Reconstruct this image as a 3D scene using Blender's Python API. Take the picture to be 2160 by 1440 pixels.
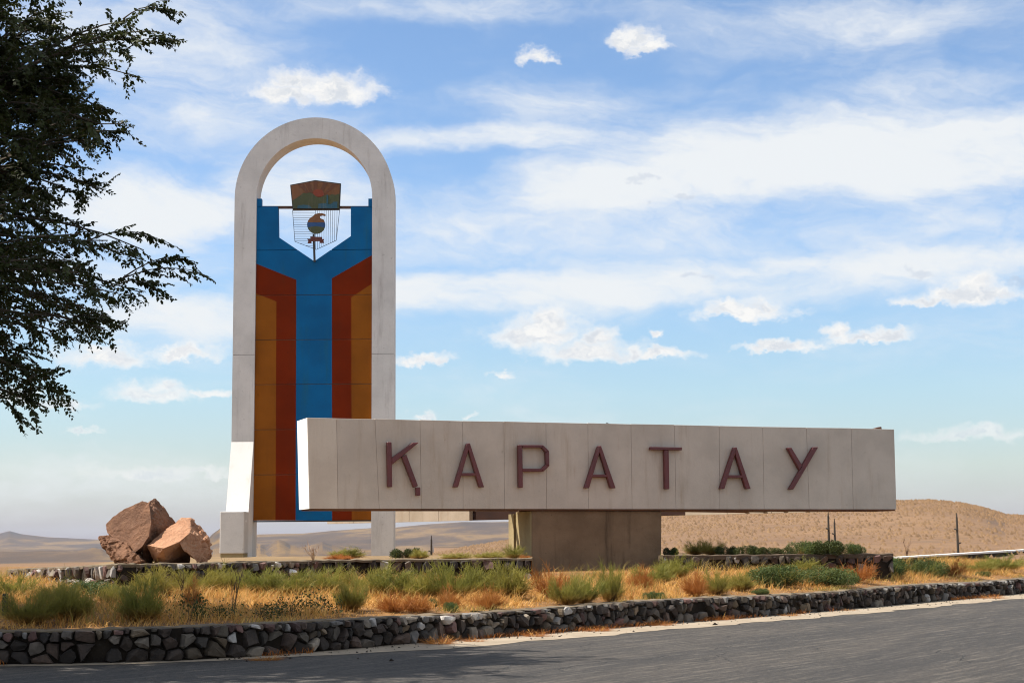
import bpy, bmesh, math, random
import numpy as np
from mathutils import Vector, Matrix, noise

for o in list(bpy.data.objects):
    bpy.data.objects.remove(o)
scene = bpy.context.scene
COL = scene.collection
random.seed(7)
rng = np.random.default_rng(11)

# ------------------------------------------------------------------ camera
FPX = 3500.0                       # focal length in pixels of a 2160 px wide frame
PITCH = math.atan(430.0 / FPX)
ROLL = 0.0075
EYE = Vector((0.0, 0.0, 1.6))
_F = Vector((0, math.cos(PITCH), math.sin(PITCH)))
_R0 = Vector((1, 0, 0))
_U0 = Vector((0, -math.sin(PITCH), math.cos(PITCH)))
_R = _R0 * math.cos(ROLL) - _U0 * math.sin(ROLL)
_U = _U0 * math.cos(ROLL) + _R0 * math.sin(ROLL)
cam_d = bpy.data.cameras.new('camera')
cam = bpy.data.objects.new('camera', cam_d)
COL.objects.link(cam)
m = Matrix((_R, _U, -_F)).transposed().to_4x4()
m.translation = EYE
cam.matrix_world = m
cam_d.sensor_width = 36.0
cam_d.lens = FPX / 2160 * 36.0
cam_d.clip_start = 0.1
cam_d.clip_end = 60000
scene.camera = cam

def ray(u, v):
    return _F * FPX + _R * (u - 1080) + _U * (720 - v)

def P(u, v, Y):
    d = ray(u, v)
    return EYE + d * (Y / d.y)

def G(u, v, z):
    d = ray(u, v)
    return EYE + d * ((z - EYE.z) / d.z)

def azel(u, v):
    d = ray(u, v).normalized()
    return math.atan2(d.x, d.y), math.asin(d.z)

def px_of(p):
    d = Vector(p) - EYE
    k = FPX / d.dot(_F)
    return 1080 + d.dot(_R) * k, 720 - d.dot(_U) * k

# ------------------------------------------------------------------ light
SUN_EL = math.radians(56)
SUN_AZ = math.radians(-91.0)         # measured from +Y towards +X
sun_dir = Vector((math.cos(SUN_EL) * math.sin(SUN_AZ), math.cos(SUN_EL) * math.cos(SUN_AZ), math.sin(SUN_EL)))
sl = bpy.data.lights.new('sun', 'SUN')
sl.energy = 5.0
sl.angle = math.radians(0.5)
sl.color = (1.0, 0.93, 0.83)
sun = bpy.data.objects.new('sun', sl)
COL.objects.link(sun)
sun.rotation_euler = sun_dir.to_track_quat('Z', 'Y').to_euler()

scene.view_settings.view_transform = 'Standard'
scene.view_settings.look = 'None'
scene.view_settings.gamma = 1.0
scene.view_settings.use_curve_mapping = False
EXPO = 0.70
scene.view_settings.exposure = EXPO
scene.cycles.filter_width = 1.1

# ---- node expression helpers
class NT:
    def __init__(s, tree):
        s.t = tree
        s.n = tree.nodes
        s.l = tree.links
    def put(s, sock, val):
        if isinstance(val, bpy.types.NodeSocket):
            s.l.new(val, sock)
        elif val is not None:
            try:
                sock.default_value = val
            except Exception:
                sock.default_value = tuple(val) + (1.0,)
    def math(s, op, a, b=None, c=None, clamp=False):
        n = s.n.new('ShaderNodeMath')
        n.operation = op
        n.use_clamp = clamp
        for i, x in enumerate((a, b, c)):
            if x is not None:
                s.put(n.inputs[i], x)
        return n.outputs[0]
    def vec(s, op, a, b=None, c=None):
        n = s.n.new('ShaderNodeVectorMath')
        n.operation = op
        for i, x in enumerate((a, b, c)):
            if x is not None:
                s.put(n.inputs[i], x)
        return n.outputs['Value'] if op in ('LENGTH', 'DOT_PRODUCT', 'DISTANCE') else n.outputs[0]
    def xyz(s, x=0.0, y=0.0, z=0.0):
        n = s.n.new('ShaderNodeCombineXYZ')
        for i, q in enumerate((x, y, z)):
            s.put(n.inputs[i], q)
        return n.outputs[0]
    def sep(s, v):
        n = s.n.new('ShaderNodeSeparateXYZ')
        s.put(n.inputs[0], v)
        return n.outputs
    def noise(s, vec, scale, detail=4.0, rough=0.55, dist=0.0, color=False, dim='3D'):
        n = s.n.new('ShaderNodeTexNoise')
        n.noise_dimensions = dim
        if vec is not None:
            s.put(n.inputs['Vector'], vec)
        n.inputs['Scale'].default_value = scale
        n.inputs['Detail'].default_value = detail
        n.inputs['Roughness'].default_value = rough
        n.inputs['Distortion'].default_value = dist
        return n.outputs['Color'] if color else n.outputs[0]
    def smooth(s, x, a, b, lo=0.0, hi=1.0):
        n = s.n.new('ShaderNodeMapRange')
        n.interpolation_type = 'SMOOTHSTEP'
        s.put(n.inputs['Value'], x)
        n.inputs['From Min'].default_value = a
        n.inputs['From Max'].default_value = b
        n.inputs['To Min'].default_value = lo
        n.inputs['To Max'].default_value = hi
        return n.outputs[0]
    def mix(s, fac, a, b, blend='MIX'):
        n = s.n.new('ShaderNodeMix')
        n.data_type = 'RGBA'
        n.blend_type = blend
        s.put(n.inputs[0], fac)
        for i, x in ((6, a), (7, b)):
            if isinstance(x, bpy.types.NodeSocket):
                s.l.new(x, n.inputs[i])
            else:
                n.inputs[i].default_value = tuple(x)[:3] + (1.0,)
        return n.outputs[2]
    def ramp(s, fac, stops):
        n = s.n.new('ShaderNodeValToRGB')
        s.put(n.inputs[0], fac)
        e = n.color_ramp.elements
        while len(e) < len(stops):
            e.new(0.5)
        for k, (p, c) in enumerate(stops):
            e[k].position = p
            e[k].color = tuple(c)[:3] + (1.0,)
        return n.outputs[0]

# ------------------------------------------------------------------ world: blue sky with cirrus veils and cumulus
world = bpy.data.worlds.new('World')
scene.world = world
world.use_nodes = True
w = NT(world.node_tree)
sky = w.n.new('ShaderNodeTexSky')
sky.sky_type = 'NISHITA'
sky.sun_disc = False
sky.sun_elevation = SUN_EL
sky.sun_rotation = SUN_AZ
sky.altitude = 600
sky.air_density = 1.0
sky.dust_density = 0.6
sky.ozone_density = 1.6
SKY_STRENGTH = 0.095
tc = w.n.new('ShaderNodeTexCoord')
dx, dy, dz = w.sep(tc.outputs['Generated'])
azn = w.math('ARCTAN2', dx, dy)
eln = w.math('ARCSINE', dz)
ae = w.xyz(azn, eln, 0.0)
# wobble of the coordinates so that no cloud edge is a clean ellipse (units: radians, 0.01 = 35 px)
wob = w.vec('SUBTRACT', w.noise(w.vec('MULTIPLY', ae, (9, 17, 1)), 1.0, 5, 0.6, color=True), (0.5, 0.5, 0.5))
ae_c = w.vec('MULTIPLY_ADD', wob, (0.10, 0.035, 0.0), ae)
def blob(vec, u, v, wu, wv, flat=1.0, slope=0.0):
    a, e = azel(u, v)
    ka, ke = FPX / wu, FPX / wv
    q = w.vec('MULTIPLY_ADD', vec, (ka, ke, 0), (-a * ka, -e * ke, 0))
    if flat != 1.0:
        q = w.vec('MAXIMUM', q, w.vec('MULTIPLY', q, (1.0, -flat, 0.0)))
    return w.vec('LENGTH', q)
cir = None
for (u, v, wu, wv, s) in [(1750, 320, 620, 115, .95), (1050, 300, 420, 36, .62), (1330, 395, 300, 85, .75), (1650, 450, 700, 110, .35),
                          (1000, 615, 480, 62, .9), (1650, 575, 680, 62, .7), (330, 430, 260, 95, .8), (300, 70, 330, 150, .42),
                          (420, 665, 260, 55, .75), (1880, 30, 330, 60, .42), (420, 250, 300, 90, .38), (1180, 215, 260, 60, .35),
                          (2000, 200, 300, 80, .35), (900, 20, 420, 40, .35), (1250, 480, 520, 70, .35), (640, 380, 200, 130, .6),
                          (1250, 500, 1000, 150, .25), (100, 1010, 500, 70, .22), (1900, 250, 300, 110, .3), (260, 560, 300, 50, .4)]:
    d = w.smooth(blob(ae_c, u, v, wu, wv), 0.25, 1.25, s, 0.0)
    cir = d if cir is None else w.math('MAXIMUM', w.math('MULTIPLY_ADD', d, 0.25, cir), d)
# away from the picture the same broken veil goes on
broad = w.smooth(w.noise(w.vec('MULTIPLY', ae_c, (2.2, 7, 1)), 1.0, 3, 0.5), 0.36, 0.66, 0.1, 0.95)
out_mask = w.smooth(w.vec('LENGTH', w.vec('MULTIPLY_ADD', ae, (2.6, 3.4, 0), (0, -0.42, 0))), 0.8, 1.3)
cir = w.math('MAXIMUM', cir, w.math('MULTIPLY', broad, out_mask))
streak = w.noise(w.vec('MULTIPLY', w.vec('ADD', ae_c, w.xyz(0.0, w.math('MULTIPLY', azn, 0.12), 0.0)), (9, 36, 1)), 1.0, 8, 0.66, 0.5)
fine = w.noise(w.vec('MULTIPLY', ae_c, (45, 95, 1)), 1.0, 5, 0.6)
tex = w.math('ADD', w.math('MULTIPLY_ADD', streak, 1.9, -0.95), w.math('MULTIPLY_ADD', fine, 0.9, -0.45))
cir = w.math('ADD', cir, w.smooth(w.noise(w.vec('MULTIPLY', ae_c, (5, 19, 1)), 1.0, 4, 0.55), 0.28, 0.72, 0.02, 0.38))
veil = w.smooth(w.math('ADD', cir, w.math('MULTIPLY', tex, w.math('MULTIPLY_ADD', cir, 0.62, 0.22))), 0.04, 1.12, 0.0, 0.98)
veil = w.math('MULTIPLY', veil, w.smooth(eln, 0.0, 0.06, 0.3, 1.0))
# cumulus
wob2 = w.vec('SUBTRACT', w.noise(w.vec('MULTIPLY', ae, (60, 75, 1)), 1.0, 6, 0.62, color=True), (0.5, 0.5, 0.5))
ae_q = w.vec('MULTIPLY_ADD', wob2, (0.036, 0.021, 0.0), ae)
cum = None
for (u, v, wu, wv) in [(600, 205, 95, 34), (700, 190, 125, 48), (620, 175, 60, 36), (1335, 85, 62, 36), (1365, 105, 50, 24), (1143, 123, 50, 20),
                       (1135, 712, 120, 60), (1150, 690, 70, 45), (1240, 745, 150, 32), (1262, 712, 50, 36), (1390, 752, 85, 18), (1330, 745, 45, 22),
                       (1565, 660, 135, 26), (1530, 650, 60, 22), (1605, 648, 55, 24), (1650, 728, 110, 16), (1830, 712, 110, 20), (1765, 702, 40, 22),
                       (2040, 625, 145, 34), (2055, 597, 55, 34), (1965, 635, 80, 18), (890, 758, 75, 15), (215, 755, 115, 36), (195, 735, 50, 24), (395, 748, 95, 26),
                       (330, 835, 105, 32), (345, 815, 50, 24), (445, 830, 50, 14), (140, 857, 80, 17), (1060, 790, 36, 9), (2050, 918, 150, 22), (2080, 908, 60, 18),
                       (890, 881, 34, 10), (992, 880, 20, 9), (1383, 710, 20, 16), (300, 1000, 130, 20), (440, 998, 60, 14), (170, 907, 40, 8), (20, 838, 60, 24)]:
    d = w.math('SUBTRACT', 1.0, blob(ae_q, u, v, wu, wv, 1.7))
    cum = d if cum is None else w.math('SMOOTH_MAX', cum, d, 0.12)
far = w.noise(w.vec('MULTIPLY', ae_q, (6, 15, 1)), 1.0, 4, 0.55)
farc = w.math('MULTIPLY', w.smooth(far, 0.60, 0.75, -1.0, 0.6), out_mask)
cum = w.math('MAXIMUM', cum, w.math('ADD', farc, w.math('MULTIPLY', w.math('SUBTRACT', 1.0, out_mask), -1.0)))
cden = w.math('ADD', cum, w.math('MULTIPLY_ADD', w.noise(w.vec('MULTIPLY', ae_q, (50, 84, 1)), 1.0, 8, 0.55), 1.15, -0.57))
calpha = w.smooth(cden, -0.18, 0.74, 0.0, 0.99)
calpha = w.math('MULTIPLY', calpha, w.smooth(eln, 0.03, 0.12, 0.45, 1.0))
puff = w.noise(w.vec('MULTIPLY_ADD', ae_q, (70, 130, 1), (0, 0.9, 0)), 1.0, 5, 0.6)
cshade = w.math('MULTIPLY', w.smooth(puff, 0.36, 0.66), w.smooth(cden, 0.15, 0.8))
SK = 1.0 / (SKY_STRENGTH * 2 ** EXPO)      # cloud brightness as the exposure shows it
ccol = w.mix(cshade, (0.97 * SK, 0.96 * SK, 0.94 * SK), (0.70 * SK, 0.74 * SK, 0.80 * SK))
vcol = (0.87 * SK, 0.90 * SK, 0.925 * SK)
tint = w.ramp(w.math('MULTIPLY', eln, 2.2), [(0.0, (0.535, 0.50, 0.74)), (0.10, (0.80, 0.775, 0.78)), (0.20, (0.88, 0.92, 0.92)), (0.40, (0.95, 1.04, 1.13)), (0.9, (0.94, 1.03, 1.10))])
skyc = w.mix(1.0, sky.outputs[0], tint, 'MULTIPLY')
skyc = w.mix(veil, skyc, vcol)
skyc = w.mix(calpha, skyc, ccol)
drk = None
for (u, v, wu, wv) in [(1357, 370, 34, 11), (1368, 420, 12, 7), (1443, 418, 22, 9), (1940, 578, 30, 12), (2150, 592, 20, 12), (1460, 580, 34, 9)]:
    d = w.math('SUBTRACT', 1.0, blob(ae_q, u, v, wu, wv))
    drk = d if drk is None else w.math('MAXIMUM', drk, d)
skyc = w.mix(w.smooth(w.math('ADD', drk, w.math('MULTIPLY_ADD', puff, 0.8, -0.4)), -0.05, 0.7, 0.0, 0.45), skyc, (0.56 * SK, 0.63 * SK, 0.75 * SK))
bg = w.n['Background']
w.l.new(skyc, bg.inputs[0])
bg.inputs[1].default_value = SKY_STRENGTH

# ------------------------------------------------------------------ object helpers
def empty(name, loc, label=None, cat=None, group=None):
    o = bpy.data.objects.new(name, None)
    o.empty_display_size = 0.2
    COL.objects.link(o)
    o.location = loc
    tag(o, label, cat, group)
    return o

def tag(o, label=None, cat=None, group=None, kind=None):
    for k, v in (('label', label), ('category', cat), ('group', group), ('kind', kind)):
        if v:
            o[k] = v
    return o

def worldloc(o):
    p = Vector(o.location)
    while o.parent:
        o = o.parent
        p += Vector(o.location)
    return p

def link(name, me, parent=None, loc=(0, 0, 0)):
    o = bpy.data.objects.new(name, me)
    COL.objects.link(o)
    if parent:
        o.parent = parent
        o.location = Vector(loc) - worldloc(parent)
    else:
        o.location = loc
    return o

def mesh(name, verts, faces, mats, parent=None, loc=None, fmat=None, smooth=False):
    """verts are world coordinates; the object's origin goes to loc"""
    if loc is None:
        loc = worldloc(parent) if parent else Vector((0, 0, 0))
    loc = Vector(loc)
    me = bpy.data.meshes.new(name)
    me.from_pydata([tuple(Vector(v) - loc) for v in verts], [], faces)
    for mm in (mats if isinstance(mats, (list, tuple)) else [mats]):
        me.materials.append(mm)
    if fmat is not None:
        me.polygons.foreach_set('material_index', fmat)
    if smooth:
        me.polygons.foreach_set('use_smooth', [True] * len(me.polygons))
    me.update()
    return link(name, me, parent, loc)

def np_mesh(name, V, F, mat, k):
    """V (n,3) array, F (m,k) index array"""
    me = bpy.data.meshes.new(name)
    me.vertices.add(len(V))
    me.vertices.foreach_set('co', np.asarray(V, dtype=np.float32).ravel())
    F = np.asarray(F, dtype=np.int32)
    me.loops.add(F.size)
    me.loops.foreach_set('vertex_index', F.ravel())
    me.polygons.add(len(F))
    me.polygons.foreach_set('loop_start', np.arange(0, F.size, k, dtype=np.int32))
    me.polygons.foreach_set('loop_total', np.full(len(F), k, dtype=np.int32))
    me.materials.append(mat)
    me.update(calc_edges=True)
    return me

def boxv(c, sx, sy, sz):
    x, y, z = c
    v = [(x + i * sx / 2, y + j * sy / 2, z + k * sz / 2) for i in (-1, 1) for j in (-1, 1) for k in (-1, 1)]
    f = [(0, 1, 3, 2), (4, 6, 7, 5), (0, 4, 5, 1), (2, 3, 7, 6), (0, 2, 6, 4), (1, 5, 7, 3)]
    return v, f

def prism(front, off):
    """front: list of 3D points, extruded along vector off"""
    n = len(front)
    v = [Vector(p) for p in front] + [Vector(p) + off for p in front]
    f = [tuple(range(n)), tuple(range(2 * n - 1, n - 1, -1))]
    for i in range(n):
        j = (i + 1) % n
        f.append((j, i, n + i, n + j))
    return v, f

def join(parts):
    V, F = [], []
    for v, f in parts:
        o = len(V)
        V += [Vector(p) for p in v]
        F += [tuple(i + o for i in q) for q in f]
    return V, F

def tube(pts, radii, sides=6):
    V, F = [], []
    n = len(pts)
    pts = [Vector(p) for p in pts]
    for i in range(n):
        t = (pts[min(i + 1, n - 1)] - pts[max(i - 1, 0)]).normalized()
        a = t.orthogonal().normalized() if abs(t.z) > 0.95 else t.cross(Vector((0, 0, 1))).normalized()
        b = t.cross(a)
        for k in range(sides):
            an = 2 * math.pi * k / sides
            V.append(pts[i] + (a * math.cos(an) + b * math.sin(an)) * radii[i])
    for i in range(n - 1):
        for k in range(sides):
            k2 = (k + 1) % sides
            F.append((i * sides + k, i * sides + k2, (i + 1) * sides + k2, (i + 1) * sides + k))
    F.append(tuple(range(sides - 1, -1, -1)))
    F.append(tuple(range((n - 1) * sides, n * sides)))
    return V, F

def bevel(o, width, seg=2):
    md = o.modifiers.new('bevel', 'BEVEL')
    md.width = width
    md.segments = seg
    md.limit_method = 'ANGLE'
    md.angle_limit = math.radians(40)

# ------------------------------------------------------------------ materials
def new_mat(name):
    mt = bpy.data.materials.new(name)
    mt.use_nodes = True
    nt = NT(mt.node_tree)
    b = nt.n['Principled BSDF']
    return mt, nt, b

def wpos(nt):
    return nt.n.new('ShaderNodeNewGeometry').outputs['Position']

def set_bump(nt, b, h, strength=0.4, dist=0.02):
    n = nt.n.new('ShaderNodeBump')
    n.inputs['Strength'].default_value = strength
    n.inputs['Distance'].default_value = dist
    nt.l.new(h, n.inputs['Height'])
    nt.l.new(n.outputs[0], b.inputs['Normal'])

def plaster(name, c1, c2, stain=(0.30, 0.24, 0.18), stain_amt=0.35, scale=1.0, rough=0.8, bump=0.25, rust=0.0):
    mt, nt, b = new_mat(name)
    p = wpos(nt)
    big = nt.noise(p, 0.9 * scale, 5, 0.6)
    col = nt.mix(nt.smooth(big, 0.35, 0.68), c1, c2)
    streak = nt.noise(nt.vec('MULTIPLY', p, (3.2, 3.2, 0.35)), scale, 5, 0.65)
    col = nt.mix(nt.smooth(streak, 0.52, 0.8, 0.0, stain_amt), col, stain)
    speck = nt.noise(p, 9 * scale, 4, 0.7)
    col = nt.mix(nt.smooth(speck, 0.62, 0.80, 0.0, stain_amt * 0.8), col, tuple(x * 0.55 for x in stain))
    if rust:
        rs = nt.noise(nt.vec('MULTIPLY', p, (3.0, 3.0, 0.4)), 1.3, 7, 0.75)
        col = nt.mix(nt.smooth(rs, 0.58, 0.78, 0.0, rust), col, (0.34, 0.17, 0.07))
    fine = nt.noise(p, 45 * scale, 3, 0.6)
    col = nt.mix(nt.smooth(fine, 0.3, 0.8, 0.0, 0.16), col, tuple(x * 0.6 for x in c2))
    nt.put(b.inputs['Base Color'], col)
    b.inputs['Roughness'].default_value = rough
    if rough > 0.7:
        b.inputs['Specular IOR Level'].default_value = 0.15
    h = nt.math('ADD', nt.math('MULTIPLY', big, 0.5), nt.math('MULTIPLY', nt.noise(p, 14 * scale, 5, 0.65), 0.5))
    set_bump(nt, b, h, bump, 0.03)
    return mt

M = {}
M['arch_white'] = plaster('weathered white paint', (0.70, 0.685, 0.66), (0.59, 0.58, 0.56), stain=(0.33, 0.30, 0.28), stain_amt=0.8, bump=0.45)
M['buttress_white'] = plaster('white paint raised for sun', (0.84, 0.825, 0.79), (0.78, 0.765, 0.73), stain=(0.66, 0.56, 0.43), stain_amt=0.4, bump=0.15)  # paler than the arch so sunlit buttress and sign end burn out
M['sign_cream'] = plaster('cream painted concrete', (0.58, 0.505, 0.43), (0.495, 0.43, 0.365), stain=(0.36, 0.27, 0.19), stain_amt=0.55, rust=0.36, bump=0.3)
M['sign_cream_warm'] = plaster('cream painted concrete slab', (0.64, 0.56, 0.47), (0.56, 0.48, 0.40), stain=(0.40, 0.31, 0.22), stain_amt=0.40, rust=0.28, bump=0.2)
M['sign_core'] = plaster('dark joint concrete', (0.38, 0.32, 0.26), (0.30, 0.25, 0.20), stain_amt=0.3)
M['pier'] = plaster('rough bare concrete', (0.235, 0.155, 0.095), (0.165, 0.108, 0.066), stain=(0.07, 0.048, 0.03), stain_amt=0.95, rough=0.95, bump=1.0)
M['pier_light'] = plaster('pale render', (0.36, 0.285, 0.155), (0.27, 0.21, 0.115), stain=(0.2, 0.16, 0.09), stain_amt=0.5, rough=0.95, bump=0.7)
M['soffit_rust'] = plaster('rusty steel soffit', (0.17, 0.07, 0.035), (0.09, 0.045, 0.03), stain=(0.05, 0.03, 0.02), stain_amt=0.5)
M['dark_steel'] = plaster('dark primed steel', (0.040, 0.018, 0.012), (0.025, 0.012, 0.009), stain=(0.02, 0.01, 0.008), stain_amt=0.5)
M['rear_cream'] = plaster('dirty cream slab', (0.40, 0.33, 0.25), (0.33, 0.27, 0.20), stain=(0.26, 0.18, 0.11), stain_amt=0.6, rust=0.3)
M['blue'] = plaster('blue wall paint', (0.006, 0.140, 0.36), (0.006, 0.110, 0.285), stain=(0.02, 0.125, 0.19), stain_amt=0.8, rough=0.85, bump=0.2)
M['red'] = plaster('red brown wall paint', (0.20, 0.022, 0.002), (0.155, 0.017, 0.002), stain=(0.13, 0.025, 0.006), stain_amt=0.8, rough=0.85, bump=0.2)
M['tan'] = plaster('ochre wall paint', (0.31, 0.100, 0.010), (0.245, 0.078, 0.008), stain=(0.20, 0.065, 0.01), stain_amt=0.8, rough=0.85, bump=0.2)
M['letter'] = plaster('dark red gloss paint', (0.135, 0.026, 0.026), (0.10, 0.020, 0.022), stain=(0.16, 0.07, 0.06), stain_amt=0.4, rough=0.38, bump=0.08, scale=2)
M['black_metal'] = plaster('black painted steel', (0.02, 0.018, 0.018), (0.03, 0.025, 0.022), stain=(0.05, 0.03, 0.02), rough=0.5)
M['rust_bar'] = plaster('rusty brown bar', (0.11, 0.05, 0.03), (0.08, 0.035, 0.02), rough=0.6)
M['em_orange'] = plaster('emblem orange', (0.21, 0.082, 0.022), (0.17, 0.066, 0.02), rough=0.6, scale=3)
M['em_ray'] = plaster('emblem dark ray', (0.15, 0.046, 0.012), (0.12, 0.04, 0.012), rough=0.6, scale=3)
M['em_sun'] = plaster('emblem red sun', (0.26, 0.042, 0.008), (0.22, 0.034, 0.008), rough=0.6, scale=3)
M['em_green'] = plaster('emblem green', (0.065, 0.078, 0.024), (0.05, 0.062, 0.02), rough=0.6, scale=3)
M['em_blue'] = plaster('emblem blue', (0.020, 0.105, 0.16), (0.016, 0.085, 0.13), rough=0.6, scale=3)
M['em_deepblue'] = plaster('emblem deep blue', (0.014, 0.075, 0.22), (0.012, 0.06, 0.18), rough=0.6, scale=3)
M['em_red'] = plaster('emblem ribbon red', (0.12, 0.022, 0.012), (0.10, 0.018, 0.010), rough=0.6, scale=3)
M['coping'] = plaster('weathered mortar coping', (0.20, 0.155, 0.105), (0.125, 0.098, 0.068), stain=(0.10, 0.085, 0.065), stain_amt=0.6, rough=0.95, bump=0.9, scale=2)
M['mortar'] = plaster('dark dirty mortar', (0.032, 0.024, 0.017), (0.013, 0.010, 0.008), stain=(0.02, 0.017, 0.014), stain_amt=0.6, rough=1.0, bump=1.0, scale=2)
M['cap'] = plaster('brown mortar cap', (0.115, 0.085, 0.06), (0.075, 0.055, 0.04), stain=(0.05, 0.04, 0.03), stain_amt=0.6, rough=1.0, bump=1.0, scale=2)
M['terrace'] = plaster('dusty terrace soil', (0.25, 0.17, 0.09), (0.19, 0.13, 0.07), stain=(0.14, 0.08, 0.03), stain_amt=0.5, rough=1.0, bump=1.0)
M['parapet_white'] = plaster('whitewashed kerb top', (0.78, 0.77, 0.74), (0.68, 0.67, 0.64), stain=(0.35, 0.3, 0.25), stain_amt=0.5)
M['pole'] = plaster('weathered pole', (0.07, 0.06, 0.05), (0.05, 0.045, 0.04), rough=0.9)
M['litter'] = plaster('pale litter', (0.75, 0.72, 0.68), (0.65, 0.60, 0.55), rough=0.7)

def stone_mat(name, c1, c2):
    mt, nt, b = new_mat(name)
    p = wpos(nt)
    rnd = nt.n.new('ShaderNodeObjectInfo').outputs['Random']
    col = nt.mix(nt.smooth(nt.noise(p, 7, 6, 0.65), 0.34, 0.68), c1, c2)
    vein = nt.noise(p, 3.2, 8, 0.75, 1.2)
    col = nt.mix(nt.smooth(vein, 0.56, 0.74, 0.0, 0.45), col, tuple(x * 0.4 for x in c2))
    k = nt.math('MULTIPLY_ADD', rnd, 0.62, 0.20)
    col = nt.vec('SCALE', col)
    nt.put(col.node.inputs['Scale'], k)
    nt.put(b.inputs['Base Color'], col)
    b.inputs['Roughness'].default_value = 0.85
    set_bump(nt, b, nt.noise(p, 26, 6, 0.7), 0.7, 0.02)
    return mt
STONES = [stone_mat('grey wall stone', (0.19, 0.155, 0.122), (0.11, 0.09, 0.072)),
          stone_mat('brown wall stone', (0.165, 0.108, 0.078), (0.095, 0.062, 0.046)),
          stone_mat('pink wall stone', (0.27, 0.145, 0.12), (0.17, 0.09, 0.075)),
          stone_mat('pale wall stone', (0.36, 0.30, 0.23), (0.23, 0.19, 0.148)),
          stone_mat('white quartz stone', (0.64, 0.60, 0.55), (0.47, 0.43, 0.39)),
          stone_mat('dark wall stone', (0.072, 0.050, 0.036), (0.042, 0.031, 0.024)),
          stone_mat('tan wall stone', (0.27, 0.20, 0.13), (0.18, 0.13, 0.08))]

def boulder_mat(name, c1, c2, c3):
    mt, nt, b = new_mat(name)
    p = wpos(nt)
    a = nt.noise(p, 1.6, 7, 0.6)
    col = nt.mix(nt.smooth(a, 0.36, 0.64), c1, c2)
    col = nt.mix(nt.smooth(nt.noise(nt.vec('MULTIPLY', p, (1, 1, 2.6)), 3.4, 8, 0.72, 0.8), 0.55, 0.74, 0.0, 0.8), col, c3)
    col = nt.mix(nt.smooth(nt.noise(p, 30, 4, 0.7), 0.52, 0.75, 0.0, 0.5), col, tuple(x * 0.45 for x in c2))
    nt.put(b.inputs['Base Color'], col)
    b.inputs['Roughness'].default_value = 0.9
    h = nt.math('ADD', nt.math('MULTIPLY', nt.noise(p, 6, 8, 0.7), 0.6), nt.math('MULTIPLY', nt.noise(p, 26, 6, 0.75), 0.4))
    set_bump(nt, b, h, 1.0, 0.12)
    return mt
M['boulder_brown'] = boulder_mat('brown granite', (0.265, 0.128, 0.066), (0.155, 0.072, 0.037), (0.38, 0.235, 0.15))
M['boulder_red'] = boulder_mat('reddish granite', (0.56, 0.295, 0.165), (0.42, 0.20, 0.105), (0.56, 0.37, 0.24))

def leaf_mat(name, c1, c2, trans=0.35, tint=None, spread=3.0, tip=None):
    mt, nt, b = new_mat(name)
    p = wpos(nt)
    n = nt.noise(p, spread, 3, 0.6)
    col = nt.mix(nt.smooth(n, 0.33, 0.67), c1, c2)
    rnd = nt.n.new('ShaderNodeObjectInfo').outputs['Random']
    if tint:
        col = nt.mix(nt.math('MULTIPLY', rnd, 0.6), col, tint)
    if tip:      # stems turn straw coloured towards the root
        tco = nt.n.new('ShaderNodeTexCoord').outputs['Object']
        col = nt.mix(nt.smooth(nt.sep(tco)[2], 0.05, 0.42), tip, col)
    nt.put(b.inputs['Base Color'], col)
    b.inputs['Roughness'].default_value = 0.6
    b.inputs['Specular IOR Level'].default_value = 0.25
    tr = nt.n.new('ShaderNodeBsdfTranslucent')
    nt.put(tr.inputs[0], col)
    mx = nt.n.new('ShaderNodeMixShader')
    mx.inputs[0].default_value = trans
    nt.l.new(b.outputs[0], mx.inputs[1])
    nt.l.new(tr.outputs[0], mx.inputs[2])
    nt.l.new(mx.outputs[0], nt.n['Material Output'].inputs[0])
    return mt
M['tree_leaf'] = leaf_mat('tree leaf', (0.042, 0.054, 0.012), (0.022, 0.030, 0.008), 0.24, spread=1.5)
M['green_fine'] = leaf_mat('feathery green stems', (0.275, 0.265, 0.055), (0.165, 0.175, 0.037), 0.4, (0.34, 0.26, 0.06), 2.5, (0.32, 0.16, 0.04))
M['herb_leaf'] = leaf_mat('herb leaf', (0.085, 0.13, 0.038), (0.055, 0.095, 0.028), 0.3, (0.12, 0.13, 0.035), 4)
M['shrub_leaf'] = leaf_mat('shrub leaf', (0.050, 0.072, 0.018), (0.032, 0.050, 0.013), 0.2, (0.085, 0.09, 0.022), 4)
M['dry_fine'] = leaf_mat('dry orange stems', (0.44, 0.165, 0.038), (0.29, 0.09, 0.022), 0.35, (0.42, 0.21, 0.055), 2.5)
M['wisp'] = leaf_mat('olive wisps', (0.50, 0.33, 0.09), (0.24, 0.20, 0.05), 0.35, None, 0.9)
M['tuft'] = leaf_mat('dry hill tuft', (0.20, 0.118, 0.056), (0.135, 0.080, 0.041), 0.0, None, 0.6)
M['straw'] = leaf_mat('dry straw', (0.68, 0.395, 0.115), (0.47, 0.225, 0.055), 0.3, None, 1.1)
M['twig'] = leaf_mat('dry twig', (0.085, 0.06, 0.03), (0.12, 0.085, 0.04), 0.0, None, 2.0)
M['pale_twig'] = leaf_mat('pale dead twig', (0.42, 0.30, 0.20), (0.34, 0.2, 0.13), 0.0, None, 2.0)
M['bark'] = plaster('tree bark', (0.10, 0.08, 0.06), (0.06, 0.05, 0.04), stain_amt=0.4, rough=0.95, bump=1.0, scale=3)

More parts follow.
